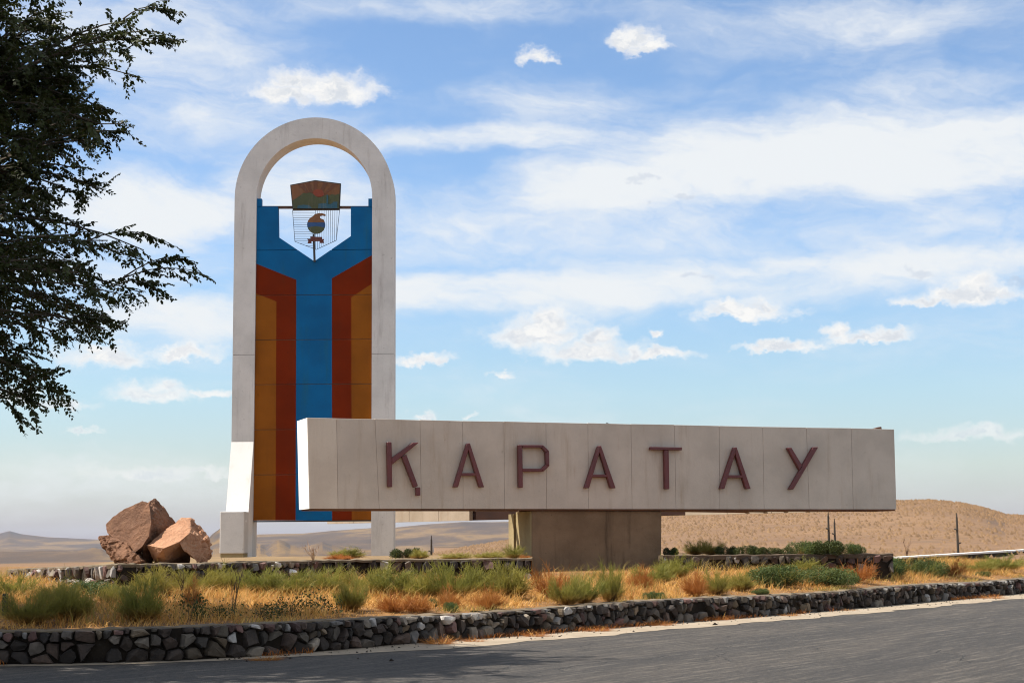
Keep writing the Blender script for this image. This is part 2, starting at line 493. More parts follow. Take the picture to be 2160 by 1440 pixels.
# asphalt
mt, nt, b = new_mat('worn asphalt')
p = wpos(nt)
ang = math.radians(57)
ca, sa = math.cos(ang), math.sin(ang)
along = nt.vec('DOT_PRODUCT', p, (ca, sa, 0))
across = nt.vec('DOT_PRODUCT', p, (sa, -ca, 0))
q = nt.xyz(nt.math('MULTIPLY', along, 0.16), across, 0)
band = nt.noise(q, 0.75, 6, 0.66, 0.6)
col = nt.mix(nt.smooth(band, 0.40, 0.60), (0.105, 0.088, 0.072), (0.046, 0.041, 0.038))
patch = nt.noise(nt.xyz(nt.math('MULTIPLY', along, 0.45), nt.math('MULTIPLY', across, 1.6), 0), 0.9, 6, 0.65)
col = nt.mix(nt.smooth(patch, 0.5, 0.75, 0.0, 0.7), col, (0.125, 0.108, 0.088))
fs = nt.noise(nt.xyz(nt.math('MULTIPLY', along, 0.55), nt.math('MULTIPLY', across, 8.0), 0), 1.0, 7, 0.82)
col = nt.mix(nt.smooth(fs, 0.36, 0.64, 0.75, 0.0), col, (0.026, 0.024, 0.022))
col = nt.mix(nt.smooth(fs, 0.50, 0.66, 0.0, 0.8), col, (0.185, 0.158, 0.130))
agg = nt.noise(p, 15, 5, 0.8)
col = nt.mix(nt.smooth(agg, 0.50, 0.66, 0.0, 0.75), col, (0.145, 0.123, 0.099))
col = nt.mix(nt.smooth(nt.noise(p, 19, 4, 0.78), 0.52, 0.66, 0.0, 0.95), col, (0.016, 0.014, 0.013))
vor = nt.n.new('ShaderNodeTexVoronoi')
vor.feature = 'DISTANCE_TO_EDGE'
vor.inputs['Scale'].default_value = 0.38
nt.l.new(nt.vec('MULTIPLY_ADD', nt.noise(p, 1.2, 4, 0.6, color=True), (0.9, 0.9, 0), nt.xyz(nt.math('MULTIPLY', along, 0.5), across, 0)), vor.inputs['Vector'])
crack = nt.math('MULTIPLY', nt.smooth(vor.outputs['Distance'], 0.0, 0.012, 1.0, 0.0), nt.smooth(nt.noise(p, 0.35, 3, 0.5), 0.48, 0.58, 0.0, 0.8))
col = nt.mix(crack, col, (0.020, 0.019, 0.018))
nt.put(b.inputs['Base Color'], col)
b.inputs['Roughness'].default_value = 0.9
col = nt.mix(nt.smooth(nt.noise(p, 4.2, 8, 0.92), 0.40, 0.57, 0.40, 1.0), (0.030, 0.027, 0.025), col)
nt.put(b.inputs['Base Color'], col)
set_bump(nt, b, nt.math('SUBTRACT', nt.noise(p, 17, 5, 0.8), nt.math('MULTIPLY', crack, 0.8)), 1.0, 0.05)
M['asphalt'] = mt

mt, nt, b = new_mat('dusty road edge')
p = wpos(nt)
col = nt.mix(nt.smooth(nt.noise(p, 1.5, 6, 0.65), 0.3, 0.7), (0.34, 0.275, 0.20), (0.25, 0.20, 0.14))
col = nt.mix(nt.smooth(nt.noise(p, 22, 5, 0.7), 0.56, 0.72, 0.0, 0.75), col, (0.13, 0.11, 0.085))
col = nt.mix(nt.smooth(nt.noise(p, 4.5, 6, 0.7), 0.58, 0.72, 0.0, 0.6), col, (0.20, 0.15, 0.10))
nt.put(b.inputs['Base Color'], col)
b.inputs['Roughness'].default_value = 1.0
set_bump(nt, b, nt.noise(p, 20, 5, 0.7), 0.6, 0.02)
M['dust'] = mt

mt, nt, b = new_mat('straw covered soil')
p = wpos(nt)
col = nt.mix(nt.smooth(nt.noise(p, 0.8, 6, 0.6), 0.35, 0.65), (0.30, 0.150, 0.042), (0.17, 0.082, 0.024))
col = nt.mix(nt.smooth(nt.noise(p, 9, 6, 0.7), 0.5, 0.68, 0.0, 0.8), col, (0.055, 0.032, 0.014))
nt.put(b.inputs['Base Color'], col)
b.inputs['Roughness'].default_value = 1.0
set_bump(nt, b, nt.noise(p, 12, 6, 0.7), 1.0, 0.05)
M['verge'] = mt

mt, nt, b = new_mat('dry steppe')
p = wpos(nt)
geo = nt.n.new('ShaderNodeNewGeometry')
dist = nt.vec('LENGTH', p)
gold = nt.noise(nt.vec('MULTIPLY', p, (0.0030, 0.0011, 0)), 1.0, 8, 0.66)
farcol = nt.ramp(gold, [(0.36, (0.042, 0.026, 0.018)), (0.48, (0.072, 0.043, 0.024)), (0.57, (0.165, 0.098, 0.036)), (0.65, (0.066, 0.040, 0.022))])
mid = nt.noise(nt.vec('MULTIPLY', p, (0.05, 0.05, 0.05)), 1.0, 6, 0.65)
nearcol = nt.mix(nt.smooth(mid, 0.33, 0.67), (0.215, 0.122, 0.058), (0.165, 0.091, 0.045))
nearcol = nt.mix(nt.smooth(nt.noise(p, 0.42, 6, 0.72), 0.50, 0.66, 0.0, 0.6), nearcol, (0.125, 0.078, 0.046))
nearcol = nt.mix(nt.smooth(nt.noise(p, 0.9, 4, 0.7), 0.56, 0.70, 0.0, 0.5), nearcol, (0.26, 0.16, 0.075))
col = nt.mix(nt.smooth(dist, 450, 1100), nearcol, farcol)
steep = nt.smooth(nt.sep(geo.outputs['True Normal'])[2], 0.955, 0.992, 0.9, 0.0)
rocky = nt.math('MULTIPLY', steep, nt.smooth(nt.noise(nt.vec('MULTIPLY', p, (0.012, 0.012, 0.03)), 1.0, 6, 0.65), 0.35, 0.55))
col = nt.mix(rocky, col, (0.050, 0.040, 0.040))
nt.put(b.inputs['Base Color'], col)
b.inputs['Roughness'].default_value = 1.0
set_bump(nt, b, nt.noise(p, 0.5, 7, 0.7), 1.0, 0.5)
M['steppe'] = mt

# ------------------------------------------------------------------ wall line along the road (base points found on z = 0)
WALL_PX = [(0, 1402), (220, 1398), (440, 1390), (654, 1376), (746, 1368), (899, 1355), (1000, 1347), (1150, 1335), (1300, 1323), (1450, 1311.5), (1600, 1300), (1750, 1288), (1950, 1270), (2160, 1251)]
wl = [G(u, v, 0.0).to_2d() for u, v in WALL_PX]
d0 = Vector((-1.0, -0.03)).normalized()
d1 = (wl[-1] - wl[-3]).normalized()
wl = [wl[0] + d0 * 14, wl[0] + d0 * 6] + wl + [wl[-1] + d1 * 10, wl[-1] + d1 * 26, wl[-1] + d1 * 60]
def resample(pts, step):
    """smooth Catmull-Rom resampling of a 2D polyline"""
    out = []
    for i in range(len(pts) - 1):
        p0, p1, p2, p3 = pts[max(i - 1, 0)], pts[i], pts[i + 1], pts[min(i + 2, len(pts) - 1)]
        n = max(1, int((p2 - p1).length / step))
        for k in range(n):
            t = k / n
            out.append(0.5 * ((2 * p1) + (p2 - p0) * t + (2 * p0 - 5 * p1 + 4 * p2 - p3) * t * t + (3 * p1 - p0 - 3 * p2 + p3) * t ** 3))
    out.append(pts[-1])
    return out
WL = resample(wl, 0.5)
WLn = np.array([[p.x, p.y] for p in WL])
def signed_d(x, y):
    """distance behind the roadside wall line (negative on the road side), vectorised"""
    x = np.asarray(x, float).ravel()
    y = np.asarray(y, float).ravel()
    best = np.full(x.shape, 1e9)
    sgn = np.ones(x.shape)
    for i in range(len(WLn) - 1):
        a, bb = WLn[i], WLn[i + 1]
        e = bb - a
        L2 = (e ** 2).sum()
        t = np.clip(((x - a[0]) * e[0] + (y - a[1]) * e[1]) / L2, 0, 1)
        ddx, ddy = x - a[0] - t * e[0], y - a[1] - t * e[1]
        dd = np.hypot(ddx, ddy)
        cr = e[0] * (y - a[1]) - e[1] * (x - a[0])
        upd = dd < best
        best[upd] = dd[upd]
        sgn[upd] = np.sign(cr[upd])
    return best * sgn
WALL_H = 0.47
def verge_z(x, y):
    return verge_h(np.asarray(x, float).ravel(), signed_d(x, y))
def verge_h(x, d):
    return WALL_H - 0.03 + 0.45 * np.clip((d - 0.3) / np.interp(x, [-5, 2, 8], [10.0, 5.6, 3.4]), 0, 1)
def vz(x, y):
    return float(verge_z([x], [y])[0])
def on_verge(u, v):
    z = 0.7
    for _ in range(40):
        p = G(u, v, z)
        z += 0.3 * (vz(p.x, p.y) - z)
    return Vector((p.x, p.y, z))

# ------------------------------------------------------------------ terrain: one sheet out to the horizon
HZ0 = 1150.0
def hor(u):
    return HZ0 - ROLL * (u - 1080)
def profile(pts, D):
    az = np.array([azel(u, v)[0] for u, v in pts])
    h = np.array([1.6 + (hor(u) - v) * D / FPX for u, v in pts])
    return az, h
L1 = profile([(-3000, 1175), (600, 1180), (860, 1172), (920, 1167), (980, 1154), (1080, 1139), (1150, 1127), (1250, 1112), (1397, 1093), (1470, 1084), (1600, 1074), (1750, 1068), (1890, 1065), (1965, 1064), (2030, 1070), (2080, 1080), (2120, 1092), (2170, 1095), (2400, 1100), (3200, 1140), (6000, 1150)], 300)
L2 = profile([(-2500, 1170), (-300, 1168), (150, 1162), (195, 1153), (215, 1156), (240, 1165), (400, 1160), (430, 1143), (450, 1125), (468, 1113), (488, 1121), (520, 1143), (537, 1150), (549, 1147), (562, 1153), (574, 1143), (588, 1137), (600, 1141), (612, 1149), (640, 1154), (662, 1147), (680, 1142), (700, 1149), (740, 1156), (820, 1162), (2200, 1170), (4000, 1170)], 2500)
L3 = profile([(-4000, 1130), (-1500, 1158), (200, 1158), (380, 1150), (480, 1135), (540, 1128), (600, 1126), (640, 1125), (700, 1119), (785, 1113), (835, 1112), (900, 1106), (974, 1101), (1040, 1101), (1085, 1100), (1200, 1096), (1400, 1095), (1900, 1108), (2300, 1120), (4000, 1110), (7000, 1130)], 6000)
L4 = profile([(-5000, 1120), (-1200, 1115), (-300, 1128), (0, 1126), (20, 1121), (45, 1127), (100, 1133), (200, 1137), (260, 1140), (430, 1141), (900, 1141), (4000, 1135), (8000, 1120)], 9500)
def fbm2(x, y, seed, octv=5):
    t = np.zeros_like(x)
    a = 1.0
    r2 = np.random.default_rng(seed)
    for _ in range(octv):
        for _k in range(3):
            th, ph = r2.uniform(0, 2 * np.pi, 2)
            t += a * np.sin(x * np.cos(th) + y * np.sin(th) + ph + 1.3 * np.sin((x * np.sin(th) - y * np.cos(th)) * 0.7 + ph * 2)) / 3
        x, y, a = x * 2.03, y * 2.03, a * 0.5
    return t
def sstep(x, a, bb):
    t = np.clip((x - a) / (bb - a), 0, 1)
    return t * t * (3 - 2 * t)
def terrain_z(az, r):
    x, y = r * np.sin(az), r * np.cos(az)
    base = 0.75 - 13.0 * sstep(r, 60, 800) + sstep(r, 500, 1500) * 3.0 * fbm2(x / 420, y / 420, 3, 4)
    base += sstep(r, 60, 200) * 0.25 * fbm2(x / 16, y / 16, 5, 4)
    h1 = np.interp(az, *L1)
    t1 = 0.75 + (h1 * 1.0 - 0.75) * np.where(r < 300, sstep(r, 55, 300), 1 - sstep(r, 300, 800) * 1.3) + sstep(r, 80, 200) * 0.10 * fbm2(x / 14, y / 14, 8, 3)
    t1 = np.where(h1 < 0.2, -50, t1)
    h2 = np.interp(az, *L2) + sstep(r, 1500, 2000) * 2.4 * fbm2(x / 40, y / 40, 9, 5)
    t2 = -14 + (h2 + 14) * np.exp(-((r - 2500) / 260.0) ** 2)
    h3 = np.interp(az, *L3) + 2.2 * fbm2(x / 300, y / 300, 12, 5)
    t3 = -14 + (h3 + 14) * np.where(r < 6000, sstep(r, 3000, 6000), 1 - sstep(r, 6000, 8500)) + 1.2 * sstep(r, 3000, 3600) * fbm2(x / 180, y / 180, 14, 5)
    h4 = np.interp(az, *L4) + 3.0 * fbm2(x / 500, y / 500, 15, 4)
    t4 = -14 + (h4 + 14) * sstep(r, 7000, 9500)
    z = np.maximum.reduce([base, t1, t2, t3, t4])
    near = (r < 62)
    z = np.where(near, np.where(r < 58, -0.06, 0.3), z)
    return z
azs = np.concatenate([np.linspace(-math.pi, -0.42, 60, endpoint=False), np.linspace(-0.42, 0.42, 760, endpoint=False), np.linspace(0.42, math.pi, 60)])
rs = np.concatenate([[0.5, 30, 57, 59, 62.5], np.geomspace(66, 11800, 230)])
AZ, RR = np.meshgrid(azs, rs)
ZZ = terrain_z(AZ, RR)
V = np.stack([RR * np.sin(AZ), RR * np.cos(AZ), ZZ], -1).reshape(-1, 3)
na, nr = len(azs), len(rs)
idx = np.arange(na * nr).reshape(nr, na)
Fq = np.stack([idx[:-1, :-1], idx[:-1, 1:], idx[1:, 1:], idx[1:, :-1]], -1).reshape(-1, 4)[:, ::-1]
me = np_mesh('terrain', V, Fq, M['steppe'], 4)
tag(link('terrain', me), 'dry golden steppe and bare hills rolling out to the horizon', 'terrain', kind='structure')
def tz(x, y):
    return float(terrain_z(np.array([math.atan2(x, y)]), np.array([math.hypot(x, y)]))[0])

# verge behind the roadside wall
gx = np.arange(-45, 52, 0.33)
gy = np.arange(20, 84, 0.33)
X, Y = np.meshgrid(gx, gy)
D = signed_d(X, Y).reshape(X.shape)
Z = verge_h(X, D) + 0.03 * fbm2(X / 0.9, Y / 0.9, 21, 4) * np.clip(D, 0, 1)
Z -= 0.25 * sstep(Y, 66, 84) + 0.3 * sstep(-X, 30, 45)
ok = (D > 0.10)
fid = np.arange(X.size).reshape(X.shape)
keep = ok[:-1, :-1] & ok[1:, :-1] & ok[:-1, 1:] & ok[1:, 1:]
Fv = np.stack([fid[:-1, :-1], fid[:-1, 1:], fid[1:, 1:], fid[1:, :-1]], -1)[keep]
me = np_mesh('verge', np.stack([X, Y, Z], -1).reshape(-1, 3), Fv, M['verge'], 4)
tag(link('verge', me), 'raised verge of straw coloured soil behind the roadside stone wall', 'verge', kind='structure')

# road and its dusty edge
pts = [(p.x, p.y, 0.0) for p in WL]
poly = pts + [(95, 60, 0), (95, -45, 0), (-70, -45, 0), (-70, pts[0][1], 0)]
mesh('road', poly, [tuple(range(len(poly) - 1, -1, -1))], M['asphalt'])
o = bpy.data.objects['road']
tag(o, 'worn grey asphalt road surface in the foreground', 'road', kind='structure')
V, F = [], []
for i, p in enumerate(WL):
    t = (WL[min(i + 1, len(WL) - 1)] - WL[max(i - 1, 0)]).normalized()
    nrm = Vector((t.y, -t.x))
    wdt = 1.35 + 0.10 * math.sin(i * 0.9) + 0.09 * math.sin(i * 2.3 + 1)
    wdt *= 0.25 + 0.75 * float(sstep(p.x, -4.5, -1.5))
    a = p - nrm * 0.05
    bq = p + nrm * wdt
    V += [(a.x, a.y, 0.012), (bq.x, bq.y, 0.005)]
    if i:
        F.append((2 * i - 2, 2 * i - 1, 2 * i + 1, 2 * i))
mesh('road_edge', V, F, M['dust'])
tag(bpy.data.objects['road_edge'], 'pale dusty strip between the asphalt and the foot of the stone wall', 'road edge', kind='structure')

# ------------------------------------------------------------------ dry stone walls
def clip_poly(poly, a, n):
    out = []
    for i in range(len(poly)):
        p, q = poly[i], poly[(i + 1) % len(poly)]
        dp, dq = (p - a).dot(n), (q - a).dot(n)
        if dp <= 0:
            out.append(p)
        if (dp < 0) != (dq < 0) and dp != dq:
            out.append(p + (q - p) * (dp / (dp - dq)))
    return out

def voronoi_cells(L, H, rows, rnd, top=None):
    """irregular stone outlines in a strip L x H; rows = [(z, spacing, jitter)]"""
    seeds = []
    for z, sp, j in rows:
        s = sp * 0.18 * rnd.random()
        while s < L:
            seeds.append(Vector((s, z * H + rnd.uniform(-j, j) * H)))
            s += sp * rnd.uniform(0.55, 1.55)
    cells = []
    wts = [rnd.uniform(0, 0.026) * rnd.random() for _ in seeds]
    for i, c in enumerate(seeds):
        if c.x < 0 or c.x > L:
            continue
        R = 0.8
        poly = [Vector((max(0, c.x - R), 0.0)), Vector((min(L, c.x + R), 0.0)), Vector((min(L, c.x + R), H)), Vector((max(0, c.x - R), H))]
        for k, q in enumerate(seeds):
            if k == i or abs(q.x - c.x) > 1.4:
                continue
            nn = q - c
            poly = clip_poly(poly, (c + q) / 2 + nn * ((wts[i] - wts[k]) / (2 * max(nn.length_squared, 1e-4))), nn)
            if len(poly) < 3:
                break
        if len(poly) >= 3 and rnd.random() > 0.07:
            cells.append((c, poly))
    return cells

def stone_shape(poly, gap, proud, rnd):
    """returns (list of (s, z, n)) verts and faces of a rough faceted stone filling the outline"""
    c = sum(poly, Vector((0, 0))) / len(poly)
    pts2 = []
    n = len(poly)
    for i in range(n):                       # chip the corners off
        a, q = poly[i], poly[(i + 1) % n]
        if (q - a).length < 0.03:
            pts2.append((a + q) / 2)
            continue
        pts2 += [a.lerp(q, rnd.uniform(0.06, 0.36)), a.lerp(q, rnd.uniform(0.64, 0.94))]
    while len(pts2) > 8:
        pts2.pop(rnd.randrange(len(pts2)))
    ring0, ring1 = [], []
    size = max((p - c).length for p in pts2)
    for p in pts2:
        d = p - c
        L = max(d.length, 1e-4)
        g = c + d * max(0.3, (L - gap * rnd.uniform(0.3, 2.2)) / L) * rnd.uniform(0.90, 1.03)
        ring0.append(g)
        ring1.append(c + (g - c) * rnd.uniform(0.72, 0.98))
    k = len(ring0)
    tx, ty = rnd.uniform(-0.45, 0.45), rnd.uniform(-0.45, 0.45)
    V = [(p.x, p.y, -0.10) for p in ring0]
    V += [(p.x, p.y, proud * rnd.uniform(0.25, 0.6)) for p in ring0]
    V += [(p.x, p.y, proud * rnd.uniform(0.8, 1.1) + (p - c).x * tx + (p - c).y * ty) for p in ring1]
    V.append((c.x + rnd.uniform(-.2, .2) * size, c.y + rnd.uniform(-.2, .2) * size, proud * rnd.uniform(1.0, 1.35)))
    F = []
    for i in range(k):
        j = (i + 1) % k
        F += [(i, j, k + j, k + i), (k + i, k + j, 2 * k + j, 2 * k + i), (2 * k + i, 2 * k + j, 3 * k)]
    return V, F, c, size

def stone_wall(name, label, cat, pts, z0, z1, rows, gap, proud, thick, limit=300, vis=None, seed=1, weights=None, coping=0.05, over=0.03, group=None, top_mat='coping', light_top=False):
    """pts: 2D polyline (left to right as seen from its face); z0, z1: functions of arc length fraction"""
    rnd = random.Random(seed)
    P2 = resample(pts, 0.45) if len(pts) > 2 else [pts[0].lerp(pts[1], i / max(1, int((pts[1] - pts[0]).length / 0.45))) for i in range(max(1, int((pts[1] - pts[0]).length / 0.45)) + 1)]
    cum = [0.0]
    for i in range(1, len(P2)):
        cum.append(cum[-1] + (P2[i] - P2[i - 1]).length)
    L = cum[-1]
    cumn = np.array(cum)
    def at(s):
        s = min(max(s, 0.0), L - 1e-6)
        i = min(int(np.searchsorted(cumn, s, 'right')) - 1, len(P2) - 2)
        t = (s - cum[i]) / max(1e-6, cum[i + 1] - cum[i])
        T = (P2[i + 1] - P2[i]).normalized()
        return P2[i].lerp(P2[i + 1], t), T, Vector((T.y, -T.x))
    root = empty(name, (pts[0].x, pts[0].y, z0(0)), label, cat, group)
    # core
    V, F = [], []
    for i, p in enumerate(P2):
        s = cum[i]
        _, T, N = at(s)
        f, bk = p - N * rnd.uniform(0.0, 0.04), p - N * thick
        a, c = z0(s / L) - 0.15, z1(s / L) - coping
        V += [(f.x, f.y, a), (f.x, f.y, c), (bk.x, bk.y, c), (bk.x, bk.y, a)]
        if i:
            k = 4 * i
            F += [(k - 4, k, k + 1, k - 3), (k - 3, k + 1, k + 2, k - 2), (k - 2, k + 2, k + 3, k - 1)]
    F += [(0, 1, 2, 3), (len(V) - 1, len(V) - 2, len(V) - 3, len(V) - 4)]
    mesh('mortar_core', V, F, M['mortar'], root)
    # coping: ragged mortar cap
    V, F = [], []
    ss = np.arange(0, L, 0.16).tolist() + [L]
    for i, s in enumerate(ss):
        p, T, N = at(s)
        f = p + N * (over + rnd.uniform(-0.035, 0.03))
        bk = p - N * (thick + 0.04 + rnd.uniform(-0.06, 0.1))
        zt = z1(s / L) + rnd.uniform(-0.012, 0.012)
        mid_ = (f + bk) / 2
        V += [(f.x, f.y, zt - coping * 1.25), (f.x, f.y, zt - 0.014), ((f - N * 0.04).x, (f - N * 0.04).y, zt), (mid_.x, mid_.y, zt + rnd.uniform(-0.006, 0.012)), (bk.x, bk.y, zt - 0.02), (bk.x, bk.y, zt - coping * 1.6)]
        if i:
            k = 6 * i
            for q in range(5):
                F.append((k - 6 + q, k + q, k + q + 1, k - 5 + q))
    F += [(0, 1, 2, 3, 4, 5), tuple(range(len(V) - 1, len(V) - 7, -1))]
    mesh('coping', V, F, M[top_mat], root)
    # stones
    H = max(z1(0) - z0(0), z1(1) - z0(1)) - coping * 0.25
    items = []
    for c, poly in voronoi_cells(L, H, rows, rnd):
        V, F, cc, size = stone_shape(poly, gap, proud * rnd.uniform(0.35, 1.45), rnd)
        hs = (z1(cc.x / L) - coping * 0.25 + rnd.uniform(-.012, .012) - z0(cc.x / L)) / H
        W = []
        for (s, z, n) in V:
            p, T, N = at(min(max(s, 0.01), L - 0.01))
            q2 = p + N * n
            W.append(Vector((q2.x, q2.y, z0(s / L) + z * hs)))
        mi = rnd.choices(range(len(STONES)), weights or (5, 6, 2.0, 2.2, 0.7, 9, 2))[0]
        if cc.y > 0.78 * H and rnd.random() < 0.4:  # some top stones picked paler to stand in for the sunlit edge
            mi = rnd.choice((3, 4, 2, 4))
        p, T, N = at(cc.x)
        ctr = Vector((p.x, p.y, z0(cc.x / L) + cc.y * hs))
        u, v = px_of(ctr)
        inside = -30 < u < 2190 and (ctr.y > 3)
        items.append((size / ctr.y if inside else -1, W, F, mi, ctr))
    items.sort(key=lambda t: -t[0])
    rest = ([], [], [])
    for k, (imp, W, F, mi, ctr) in enumerate(items):
        if imp > 0 and k < limit:
            mesh('stone', W, F, STONES[mi], root, ctr)
        else:
            o_ = len(rest[0])
            rest[0].extend(W)
            rest[1].extend([tuple(i + o_ for i in f) for f in F])
            rest[2].extend([mi] * len(F))
    if rest[0]:
        r = mesh('small_stones', rest[0], rest[1], STONES, root, fmat=rest[2])
        r['kind'] = 'stuff'
    return root, at, L

i0 = 8
stone_wall('stone_wall', 'low rubble stone wall running along the road edge with dusty mortar top', 'stone wall', WL[4:-60], lambda t: 0.0, lambda t: WALL_H + 0.02 * math.sin(t * 40) , [(0.22, 0.25, 0.15), (0.58, 0.19, 0.15), (0.93, 0.125, 0.05)], 0.009, 0.085, 0.42, seed=4, over=-0.04, coping=0.03)

# ------------------------------------------------------------------ platform (terrace) of the monument
TZ = 1.305
pA = G(245, 1189, TZ).to_2d()
pE = P(20, 1200, 38).to_2d()
pB = G(655, 1181.5, TZ).to_2d()
pC = Vector((P(664, 1180, 38.9).x, 38.9))
pier_fl = P(1121, 1180, 39.6)
pD = Vector((pier_fl.x + 0.02, 39.75))
pR0 = Vector((P(1398, 1172, 45.6).x, 45.6))
pR1 = Vector((P(1884, 1167, 46.6).x, 46.6))
zE = P(20, 1200, 38).z
W8 = (2, 1, 4, 6, 5, 0.4, 3)  # weights favour pale stones so this sunlit wall looks more strongly lit
stone_wall('terrace_wall', 'sunlit end wall of rubble stones made pale and pink for the sun, sloping down at the far left', 'stone wall', [pE, pA], lambda t: 0.72, lambda t: zE + (TZ - zE) * t, [(0.3, 0.22, 0.09), (0.78, 0.17, 0.09)], 0.012, 0.06, 0.4, seed=11, weights=W8, group='walls of the monument terrace')
stone_wall('terrace_wall', 'shaded rubble wall with flat capping stones below the two boulders', 'stone wall', [pA, pB], lambda t: 0.72, lambda t: TZ, [(0.25, 0.24, 0.08), (0.62, 0.20, 0.06), (0.88, 0.17, 0.03)], 0.014, 0.07, 0.12, seed=12, group='walls of the monument terrace')
stone_wall('terrace_wall', 'dark rubble wall below the right arch leg and left of the concrete pier', 'stone wall', [pC, pD], lambda t: 0.75, lambda t: TZ, [(0.25, 0.25, 0.08), (0.70, 0.22, 0.08)], 0.03, 0.05, 0.4, seed=13, weights=(4, 5, 1, 1, 0.1, 8, 1), group='walls of the monument terrace')
stone_wall('terrace_wall', 'dark rubble wall right of the pier under the green shrubs', 'stone wall', [pR0, pR1], lambda t: 0.75, lambda t: TZ, [(0.3, 0.34, 0.08), (0.78, 0.26, 0.08)], 0.02, 0.05, 0.5, seed=14, weights=(5, 5, 2, 2, 0.2, 5, 2), coping=0.10, top_mat='cap', group='walls of the monument terrace')
_pr = P(1397, 1150, 47.6)
tp = [pE + Vector((0.2, 0.3)), pA + Vector((0.1, 0.3)), pB + Vector((-0.1, 0.35)), pC + Vector((0, 0.2)), pD + Vector((-0.05, 0.3)), Vector((pD.x + 0.12, 47.2)), Vector((_pr.x - 0.2, 48.6)), Vector((_pr.x + 0.03, 47.6)), pR0 + Vector((0.06, 0.3)), pR1 + Vector((-0.3, 0.3)), Vector((pR1.x - 0.2, 60)), Vector((-13, 58)), Vector((pE.x - 1.0, 48))]
zt = [zE - 0.05] + [TZ - 0.02] * (len(tp) - 2) + [1.1]
V = [(p.x, p.y, z) for p, z in zip(tp, zt)]
n = len(V)
V += [(p.x, p.y, 0.3) for p in tp]
mesh('terrace', V, [tuple(range(n))] + [((i + 1) % n, i, n + i, n + (i + 1) % n) for i in range(n)], M['terrace'])
tag(bpy.data.objects['terrace'], 'flat dusty terrace on which the monument stands', 'terrace', kind='structure')
# return face of the step between the two front walls
stone_wall('terrace_wall', 'narrow sunlit stack of pink stones where the front wall steps back', 'stone wall', [pC + Vector((-0.10, 0.0)), pB + Vector((0.03, 0.10))][::-1], lambda t: 0.72, lambda t: TZ - 0.004, [(0.3, 0.25, 0.05), (0.75, 0.22, 0.05)], 0.01, 0.05, 0.3, seed=15, weights=(1, 1, 8, 3, 2, 0.2, 1), group='walls of the monument terrace')

# parapet at the right
q0 = P(1900, 1174, 56)
q1 = P(2200, 1156, 94)
root = empty('parapet', (q0.x, q0.y, 0.7), 'long low parapet with a whitewashed top at the right edge', 'parapet')
def strip(z0a, z1a, z0b, z1b, w0, w1, m_, nm):
    d = (q1 - q0).to_2d().normalized()
    nn = Vector((d.y, -d.x))
    fr = [Vector((q0.x, q0.y, z0a)) + Vector((*(nn * w0), 0)), Vector((q1.x, q1.y, z0b)) + Vector((*(nn * w0), 0)), Vector((q1.x, q1.y, z1b)) + Vector((*(nn * w0), 0)), Vector((q0.x, q0.y, z1a)) + Vector((*(nn * w0), 0))]
    v, f = prism(fr, Vector((*(-nn * (w0 + w1)), 0)))
    return mesh(nm, v, f, m_, root)
strip(-0.4, q0.z - 0.05, -0.4, q1.z - 0.10, 0.0, 0.35, M['mortar'], 'face')
strip(q0.z - 0.05, q0.z, q1.z - 0.10, q1.z, 0.04, 0.42, M['parapet_white'], 'top_slab')

# ------------------------------------------------------------------ arch monument
KM = 1.16                          # the arch and the sign stand this much farther back than the terrace edge
AY = 45.0 * KM
cL, cR = P(495, 416, AY), P(831, 416, AY)
iL, iR = P(541, 416, AY), P(785, 416, AY)
cx, cz = (cL.x + cR.x) / 2, P(663, 416, AY).z
Ro, Ri = (cR.x - cL.x) / 2, (iR.x - iL.x) / 2
topz = P(663, 248, AY).z
DEP = 0.72 * KM
arch = empty('arch_monument', (cx, AY + 0.3, TZ), 'tall white round arch framing blue, red brown and ochre painted panels', 'monument')
def arch_ring():
    N = 40
    outer, inner = [], []
    for i in range(N + 1):
        a = math.pi * i / N
        outer.append((cx - Ro * math.cos(a), cz + (topz - cz) * math.sin(a)))
        inner.append((cx - Ri * math.cos(a), cz + (P(663, 292, AY).z - cz) * math.sin(a)))
    return outer, inner
outer, inner = arch_ring()
V, F = [], []
seq = [((cx - Ro), (cx - Ri))]
for (ox, oz), (ix, iz) in zip(outer, inner):
    V += [(ox, AY, oz), (ix, AY, iz), (ix, AY + DEP, iz), (ox, AY + DEP, oz)]
for i in range(len(outer) - 1):
    k = 4 * i
    F += [(k, k + 4, k + 5, k + 1), (k + 1, k + 5, k + 6, k + 2), (k + 2, k + 6, k + 7, k + 3), (k + 3, k + 7, k + 4, k)]
F += [(0, 1, 2, 3), (len(V) - 1, len(V) - 2, len(V) - 3, len(V) - 4)]
mesh('arch_ring', V, F, M['arch_white'], arch)
# legs in blocks with hair joints
def zat(v, u=515, Y=AY):
    return P(u, v, Y).z
jl = [zat(416), zat(748), zat(928), TZ]
for side in (-1, 1):
    xa, xb = (cx - Ro, cx - Ri) if side < 0 else (cx + Ri, cx + Ro)
    zz = [cz + 0.006, zat(748), TZ + 0.0]
    for k in range(2):
        v, f = boxv(((xa + xb) / 2, AY + DEP / 2, (zz[k] + zz[k + 1]) / 2), xb - xa, DEP, zz[k] - zz[k + 1] - 0.012)
        leg = mesh('leg', v, f, M['arch_white'], arch)
    v, f = boxv(((xa + xb) / 2, AY + DEP / 2, zz[1]), xb - xa - 0.02, DEP - 0.02, 0.03)
    mesh('joint', v, f, M['mortar'], arch)
    if side > 0:
        v, f = boxv(((xa + xb) / 2 + 0.3, AY + 0.25, TZ + 0.62), 0.03, 0.05, 0.42)
        mesh('pipe', v, f, M['arch_white'], arch)
